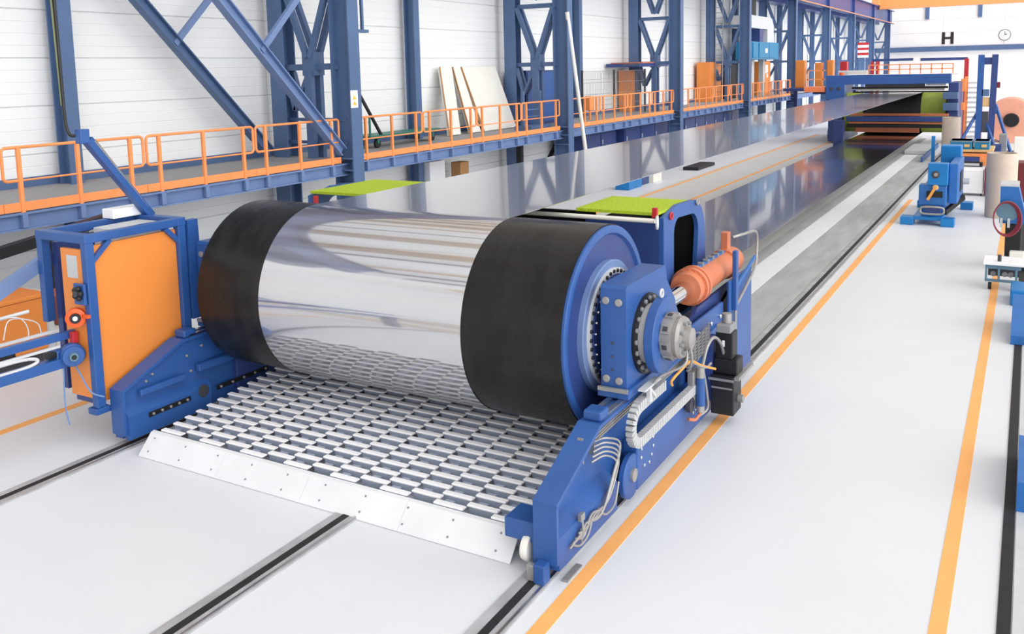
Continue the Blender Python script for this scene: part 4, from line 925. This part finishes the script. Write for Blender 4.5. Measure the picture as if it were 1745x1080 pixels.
for q in range(9): MB().box(-8.2 + q * 0.55 - 0.03, -8.2 + q * 0.55 + 0.03, 55.97, 56.03, 3.8, 4.35).build('post', 'orange', t)
for z in (4.32, 4.05): MB().box(-8.2, -3.8, 55.97, 56.03, z, z + 0.05).build('rail', 'orange', t)
MB().box(-9.5, -3.5, 55.2, 57.5, 3.74, 3.8).build('platform', 'offwhite', t)
t = thing('gas_hoist_rail', 'blue overhead bars on red posts above the far press', 'frame', (-5.8, 58, 3.5))
MB().box(-8.3, -6.05, 57.9, 58.1, 4.55, 4.7).build('bar', 'navy', t); MB().box(-5.65, -3.2, 57.9, 58.1, 4.52, 4.68).build('bar', 'navy', t)
MB().box(-6.05, -5.65, 57.95, 58.05, 4.55, 4.7).build('bar_joint', 'whitepaint', t)
MB().box(-3.36, -3.14, 57.85, 58.15, 0.0, 4.6).build('post', 'red', t)
for xx in (-8.35, -8.05): MB().box(xx, xx + 0.16, 57.85, 58.15, 0.0, 4.55).build('post', 'red', t)
t = thing('access_platform', 'orange access platform with railing left of the far press', 'platform', (-10.5, 53, 2.8))
MB().box(-11.1, -9.95, 52.6, 54.5, 2.92, 3.2, 0.02).build('platform', mat('salmon_platform', (236, 132, 84), 0.5), t)
for xx in (-10.9, -10.1): MB().box(xx - 0.03, xx + 0.03, 52.65, 52.71, 3.2, 4.15).build('post', 'orange', t)
for z in (3.6, 4.1): MB().box(-11.1, -9.95, 52.65, 52.7, z, z + 0.05).build('rail', 'orange', t)
MB().box(-14.2, -9.95, 61.0, 64.5, 2.75, 2.92, 0.01).build('platform', 'navy', t); MB().box(-11.0, -9.95, 54.5, 61.0, 2.75, 2.92).build('platform', 'navy', t)
for xx in (-14.0, -10.2): MB().box(xx - 0.1, xx + 0.1, 63.8, 64.0, 0, 2.75).build('leg', 'navy', t)
for (x0, x1, z0, z1, y, lab) in ((-13.65, -13.05, 2.9, 4.75, 62, 'tallest orange locker left of the far press'), (-12.4, -11.95, 3.4, 4.57, 62, 'middle orange locker behind the far press platform'), (-11.65, -11.25, 3.4, 4.72, 62, 'right orange locker behind the far press platform')):
    t = thing('orange_locker', lab, 'locker', ((x0 + x1) / 2, y, 2.92), 'orange lockers by the far press')
    MB().box(x0, x1, y, y + 0.6, 2.92, z1, 0.02).build('body', 'orangepanel', t); MB().box(x0 + 0.05, x1 - 0.05, y - 0.03, y, 3.0, z1 - 0.1).build('door', 'orangepanel', t)
tag(MB().box(-11.35, -10.9, 65, 65.6, 0, 4.6, 0.02).build('red_cabinet', 'red'), 'dark pink red cabinet between lattice columns behind the far press', 'cabinet')
t = thing('striped_banner', 'red and white striped panel on a far lattice column', 'panel', (-14.2, 93, 0))
for q in range(6): MB().box(-14.64, -13.65, 92.9, 93.0, 4.98 + q * 0.24, 5.21 + q * 0.24).build('stripe', 'whitepaint' if q % 2 == 0 else 'red', t)
MB().box(-14.3, -14.0, 93.0, 93.2, 0, 6.3).build('pole', 'steelblue', t)
tag(MB().box(-10.1, -8.45, 57.2, 57.8, 3.36, 4.05, 0.03).build('press_drive', 'lightgrey'), 'pale drive housing on top of the far press', 'housing')
tag(MB().cyl((-9.6, 55.6, 3.32), (-9.6, 55.6, 3.95), 0.14, 16).build('beacon', 'brightorange'), 'orange red warning beacon on the far press frame', 'beacon')
# plate cover right of the lower belt, far
t = thing('cover_plates', 'row of pale ribbed cover plates beside the far lower belt', 'cover', (-4.8, 53, 0))
for q in range(10):
    MB().box(-5.25, -4.15, 47.8 + q * 0.42, 48.19 + q * 0.42, 0.02, 0.2, 0.01).build('plate', 'lightgrey', t)
MB().box(-4.15, -4.08, 44.0, 52.0, 0.02, 0.24).build('edge_rail', 'blue', t)
tag(MB().box(-13.1, -12.4, 37.9, 40.3, 0.0, 0.14, 0.02).build('low_pallet', 'black'), 'low black pallet on the grey floor beyond the upper belt', 'pallet')
t = thing('floor_motor', 'small blue and black motor on the floor beyond the upper belt', 'motor', (-13.0, 31.5, 0))
MB().box(-13.3, -12.75, 30.9, 32.2, 0.0, 0.35, 0.02).build('housing', 'cyanblue', t); MB().box(-13.2, -12.85, 32.2, 33.2, 0.0, 0.4, 0.02).build('gearbox', 'navy', t)
tag(MB().box(-13.2, -12.7, 33.3, 34.2, 0.0, 0.45, 0.02).build('white_crate', 'offwhite'), 'small off white crate beside the floor motor', 'crate')
# machine feet under the far belt
tag(MB().box(-10.6, -9.4, 57.0, 60.5, 0.0, 0.5, 0.03).build('machine_skid', 'black'), 'low black skid below the far end of the upper belt', 'skid')

# ------------------------------------------------------------------ right side equipment
t = thing('cardboard_tube', 'wide beige cardboard core standing upright near the coiled red hose', 'cardboard core', (-0.65, 29.2, 0), 'standing cardboard cores')
MB().lathe([(0, 0.36), (0, 0.40), (1.85, 0.40), (1.85, 0.36), (0.05, 0.36)], (-0.63, 29.3, 0), (0, 0, 1), 48).build('tube', 'kraft', t)
t = thing('cardboard_tube', 'tall beige cardboard core standing before the far press drum', 'cardboard core', (-3.05, 45.2, 0), 'standing cardboard cores')
MB().lathe([(0, 0.33), (0, 0.38), (1.98, 0.38), (1.98, 0.33), (0.05, 0.33)], (-3.05, 45.2, 0), (0, 0, 1), 48).build('tube', 'kraft', t)
# bright blue winder
t = thing('winding_stand', 'bright blue winding stand on four feet beside the pale floor', 'machine', (-2.2, 27.9, 0))
Y0 = 27.0
for (xx, yy) in ((-2.85, Y0 + 0.05), (-1.83, Y0), (-1.55, Y0 + 3.4), (-2.75, Y0 + 3.4)):
    f_ = MB().box(xx - 0.17, xx + 0.17, yy - 0.1, yy + 0.35, 0.0, 0.22, 0.02).build('foot', 'cyanblue', t)
MB().box(-2.7, -1.95, Y0 + 0.05, Y0 + 3.5, 0.14, 0.24, 0.02).build('base_frame', 'cyanblue', t)
MB().box(-2.58, -1.88, Y0 + 0.1, Y0 + 0.5, 0.55, 1.12, 0.03).build('lower_housing', 'midblue', t)
MB().box(-2.36, -1.86, Y0 + 0.05, Y0 + 0.45, 1.12, 1.72, 0.02).build('upper_housing', 'cyanblue', t)
MB().lathe([(0, 0.10), (0.04, 0.10), (0.05, 0.06)], (-2.16, Y0 + 0.05, 1.42), (0, -1, 0), 24).build('dial', 'darkgrey', t)
MB().lathe([(0.05, 0.055), (0.09, 0.045)], (-2.16, Y0 + 0.05, 1.42), (0, -1, 0), 16).build('dial_cap', 'zinc', t)
MB().lathe([(0, 0.08), (0.05, 0.075), (0.06, 0.03)], (-2.16, Y0 + 0.1, 1.06), (0, -1, 0), 20).build('hub', 'tan', t)
MB().beam((-2.15, Y0 - 0.02, 1.08), (-2.34, Y0 - 0.04, 0.72), 0.07, 0.03, (0, 1, 0)).build('lever', 'hoseorange', t)
MB().box(-2.38, -1.98, Y0 + 0.08, Y0 + 0.12, 0.78, 0.95).build('window', 'black', t)
MB().tube(smooth_path([(-2.52, Y0, 0.42), (-2.45, Y0 - 0.02, 0.34), (-2.0, Y0 - 0.02, 0.34), (-1.93, Y0, 0.42), (-2.0, Y0 - 0.02, 0.52), (-2.45, Y0 - 0.02, 0.52), (-2.52, Y0, 0.42)], 4), 0.03, 8).build('pipe_loop', 'zinc', t)
MB().box(-2.42, -2.02, Y0 + 0.02, Y0 + 0.1, 0.37, 0.49).build('motor', 'navy', t)
MB().box(-2.55, -1.95, Y0 + 0.5, Y0 + 3.4, 0.24, 1.0, 0.03).build('rear_body', 'midblue', t)
MB().box(-1.86, -1.62, Y0 + 0.3, Y0 + 2.6, 0.6, 1.7, 0.03).build('side_gearbox', 'midblue', t)
MB().box(-1.62, -1.6, Y0 + 1.0, Y0 + 1.8, 0.85, 1.4).build('slot', 'black', t)
MB().cyl((-1.62, Y0 + 2.3, 1.0), (-1.45, Y0 + 2.3, 1.0), 0.09, 16).build('pulley', 'lightgrey', t)
MB().box(-2.25, -1.7, Y0 + 2.6, Y0 + 3.2, 1.0, 2.0, 0.03).build('rear_housing', 'cyanblue', t)
MB().box(-2.55, -2.45, Y0 + 3.0, Y0 + 3.1, 1.0, 2.25).build('rear_post', 'cyanblue', t)
MB().beam((-1.95, Y0 + 0.6, 0.3), (-1.55, Y0 + 1.6, 0.62), 0.1, 0.14).build('damper', 'black', t)
# white topped workbench with tan tops, blue cases on top
t = thing('work_table', 'orange framed work table with tan top and black underframe', 'table', (-1.8, 36, 0))
MB().box(-2.45, -1.05, 35.4, 37.4, 1.30, 1.38, 0.01).build('table_top', 'tan', t)
MB().box(-2.42, -1.1, 35.45, 37.3, 1.12, 1.2).build('shelf', 'grey', t)
MB().box(-2.3, -1.15, 35.3, 35.4, 1.16, 1.26).build('front_rail', 'orange', t)
for xx in (-2.4, -1.15): MB().box(xx, xx + 0.1, 35.45, 35.55, 0.0, 1.3).build('leg', 'darkgrey', t)
for xx in (-2.4, -1.15): MB().box(xx, xx + 0.1, 37.2, 37.3, 0.0, 1.3).build('leg', 'darkgrey', t)
MB().box(-1.45, -1.15, 35.2, 35.3, 0.85, 1.16).build('side_plate', 'orange', t)
MB().box(-2.1, -1.35, 35.1, 35.35, 0.82, 0.98, 0.01).build('tray', 'black', t)
MB().box(-2.05, -1.45, 35.05, 35.12, 0.86, 0.94).build('tray_front', 'lightgrey', t)
for (x0, x1, lab) in ((-2.42, -1.72, 'left teal case lying on the orange framed work table'), (-1.66, -1.18, 'right teal case lying on the orange framed work table')):
    c_ = thing('teal_case', lab, 'case', ((x0 + x1) / 2, 36, 1.38), 'teal cases on the work table')
    MB().box(x0, x1, 35.6, 36.6, 1.38, 1.68, 0.02).build('body', 'teal', c_); MB().box(x0 - 0.01, x1 + 0.01, 35.58, 36.62, 1.62, 1.68, 0.01).build('lid', 'slateblue', c_)
    MB().box(x1 - 0.25, x1 - 0.08, 35.57, 35.6, 1.46, 1.56).build('latch', 'tan', c_)
t = thing('white_cart', 'white box cart standing below the orange framed work table', 'cart', (-1.6, 33.8, 0))
MB().box(-1.98, -1.25, 33.6, 34.4, 0.08, 0.86, 0.02).build('box', 'whitepaint', t)
for xx in (-1.9, -1.33): MB().cyl((xx, 33.7, 0.05), (xx + 0.05, 33.7, 0.05), 0.05, 12).build('caster', 'black', t)
MB().box(-1.22, -1.12, 33.5, 34.2, 0.05, 0.95, 0.01).build('end_frame', 'darkred', t)
# tall blue lifting mast
t = thing('lifting_mast', 'tall dark blue twin lifting mast with slanted side struts', 'mast', (-1.6, 44, 0))
for (xb, xt) in ((-1.93, -1.9), (-1.45, -1.38)):
    MB().beam((xb, 44, 0.0), (xt, 44, 4.72), 0.24, 0.3, (0, 1, 0)).build('column', 'navy' if xb > -1.6 else 'blue', t)
MB().box(-1.88, -1.4, 43.9, 44.1, 4.3, 4.6).build('cross_head', 'navy', t)
MB().box(-1.8, -1.5, 43.88, 44.1, 2.5, 2.9, 0.02).build('carriage', 'tan', t)
MB().box(-1.8, -1.55, 43.85, 44.0, 1.4, 2.3, 0.02).build('chain_box', 'darkgrey', t)
MB().box(-1.85, -1.55, 43.85, 44.0, 2.95, 3.25, 0.02).build('roller_box', 'steelblue', t)
for (a, c) in (((-2.75, 43.6, 0.6), (-2.0, 44, 2.2)), ((-0.65, 43.6, 0.6), (-1.3, 44, 2.6)), ((-1.2, 43.6, 0.6), (-1.75, 44, 2.2))):
    MB().beam(a, c, 0.1, 0.1).build('side_strut', 'blue', t)
MB().box(-2.9, -0.5, 43.4, 44.4, 0.0, 0.6).build('base', 'navy', t)
MB().box(-1.35, -1.15, 43.9, 44.1, 3.3, 3.55, 0.02).build('red_motor', 'darkred', t)
MB().box(-1.32, -1.2, 43.9, 44.1, 2.2, 2.5, 0.02).build('switch_box', 'blue', t)
# salmon film roll
t = thing('film_roll', 'huge salmon pink roll on a black core right of the blue mast', 'roll', (-0.75, 47, 0.4))
MB().lathe([(0, 0.3), (0, 0.98), (0.02, 1.0), (2.4, 1.0), (2.4, 0.9)], (-0.75, 46.5, 1.75), (0, 1, 0), 64).build('film', 'salmon', t)
MB().lathe([(-0.15, 0.1), (-0.15, 0.3), (0.02, 0.32), (0.1, 0.3)], (-0.72, 46.5, 1.78), (0, 1, 0), 32).build('core', 'black', t)
MB().box(-1.6, 0.2, 46.6, 48.8, 0.0, 0.75).build('cradle', 'offwhite', t)
MB().prism([(-0.35, 0.75), (0.2, 0.75), (0.2, 1.1)], 'Y', 46.5, 46.9).build('chock', 'black', t)
# orange ladder like stair beside the press
t = thing('orange_stair', 'orange framed stair with pale treads beside the far press', 'stair', (-2.7, 56, 0))
for xx in (-3.1, -2.35): MB().box(xx - 0.08, xx + 0.08, 55.8, 56.0, 0.0, 3.62).build('stringer', 'orange', t)
for q in range(12): MB().box(-3.0, -2.4, 55.7, 56.2, 0.25 + q * 0.27, 0.34 + q * 0.27).build('tread', 'lightgrey', t)
MB().box(-3.35, -3.1, 55.6, 55.8, 2.8, 3.5, 0.02).build('side_box', 'orange', t)
MB().box(-3.4, -3.15, 55.5, 55.8, 1.8, 2.2, 0.02).build('side_box', 'orange', t)
tag(MB().box(-0.95, -0.7, 38.0, 38.6, 0.0, 1.75, 0.02).build('grey_pillar', 'grey'), 'slim grey control pillar right of the teal cases', 'pillar')
tag(MB().box(-1.15, -0.85, 37.4, 37.8, 0.0, 1.42, 0.02).build('blue_bin', 'navy'), 'small dark blue bin beside the slim grey pillar', 'bin')
tag(MB().box(-0.3, 0.6, 32.5, 33.5, 0.0, 1.25, 0.02).build('red_crate', 'darkred'), 'dark red crate behind the wide cardboard core', 'crate')
tag(MB().box(-0.5, 0.3, 41.0, 41.8, 0.0, 1.4, 0.02).build('pale_cabinet', 'offwhite'), 'pale cabinet below the salmon pink roll', 'cabinet')
# blue station with coiled red hose
t = thing('hose_station', 'blue slanted pedestal with pale round plate by the right edge', 'pedestal', (-0.3, 22, 0))
MB().prism([(-0.48, 1.0), (-0.48, 1.80), (-0.14, 1.80), (0.05, 1.0)], 'Y', 21.9, 22.5).build('body', 'midblue', t)
MB().box(-0.49, -0.13, 21.88, 22.52, 1.80, 1.86, 0.01).build('cap', 'lightgrey', t)
MB().lathe([(0, 0.22), (0.03, 0.22)], (-0.33, 21.88, 1.28), (0, -1, 0), 36).build('round_plate', 'slateblue', t)
MB().box(-0.36, -0.05, 21.95, 22.5, 0.12, 1.0, 0.02).build('column', 'black', t)
MB().box(-0.28, 0.12, 21.8, 22.4, 0.0, 0.12).build('foot', 'black', t)
for xx in (-0.44, -0.30): MB().box(xx - 0.025, xx + 0.025, 21.83, 21.88, 0.92, 1.12).build('hook', 'lightgrey', t)
MB().box(-0.26, 0.02, 21.7, 21.95, 0.3, 0.42, 0.02).build('lamp', 'offwhite', t)
t = thing('coiled_hose', 'dark red hose coiled on hooks of the blue pedestal', 'hose', (-0.36, 21.8, 0.8))
for q in range(4):
    c_ = Vector((-0.36 + 0.012 * q, 21.80 - 0.02 * q, 1.12)); rr = 0.25 + 0.012 * q
    MB().tube([c_ + Vector((rr * 0.92 * math.cos(2 * PI * i / 28), 0.01 * math.sin(3 * i), (rr + 0.09) * math.sin(2 * PI * i / 28))) for i in range(28)], 0.014, 8, True).build('coil', 'hosered', t)
t = thing('low_cart', 'low slate blue cart with white top over the right orange line', 'cart', (-0.3, 19.9, 0))
MB().box(-0.68, 0.35, 19.75, 20.5, 0.50, 0.55, 0.008).build('top_plate', 'whitepaint', t)
b = MB(); b.box(-0.64, -0.02, 19.8, 19.84, 0.42, 0.50); b.box(-0.64, -0.02, 19.8, 19.84, 0.16, 0.21)
b.build('front_rail', 'slateblue', t)
for xx in (-0.62, -0.40, -0.10): MB().box(xx - 0.02, xx + 0.02, 19.79, 19.83, 0.2, 0.45).build('upright', 'slateblue', t)
MB().box(-0.6, -0.05, 20.2, 20.3, 0.2, 0.48).build('back_plate', 'darkgrey', t)
for xx in (-0.5, -0.3, -0.2): MB().lathe([(0, 0.05), (0.06, 0.05)], (xx, 19.95, 0.3), (0, -1, 0), 14).build('roller', 'grey', t)
for xx in (-0.58, -0.15): MB().cyl((xx, 19.85, 0.07), (xx + 0.06, 19.85, 0.07), 0.07, 16).build('wheel', 'black', t)
MB().cyl((-0.40, 19.95, 0.55), (-0.40, 19.95, 0.68), 0.035, 12).build('pin', 'darkgrey', t)
tag(MB().prism([(16.0, 0.0), (16.0, 0.15), (17.2, 0.55), (17.4, 0.5), (17.4, 0.0)], 'X', -0.12, 0.7).build('wedge_block', 'midblue'), 'blue wedge shaped machine foot at the right picture edge, upper one', 'foot')
tag(MB().prism([(9.9, 0.0), (9.9, 0.32), (11.0, 0.40), (11.3, 0.2), (11.3, 0.0)], 'X', 0.045, 0.7).build('wedge_block', 'midblue'), 'blue rounded machine foot at the right picture edge, lower one', 'foot')
tag(MB().box(-0.18, 0.2, 18.6, 19.4, 0.0, 0.3, 0.03).build('drive_unit', 'cyanblue'), 'small bright blue drive unit below the low slate blue cart', 'drive unit')
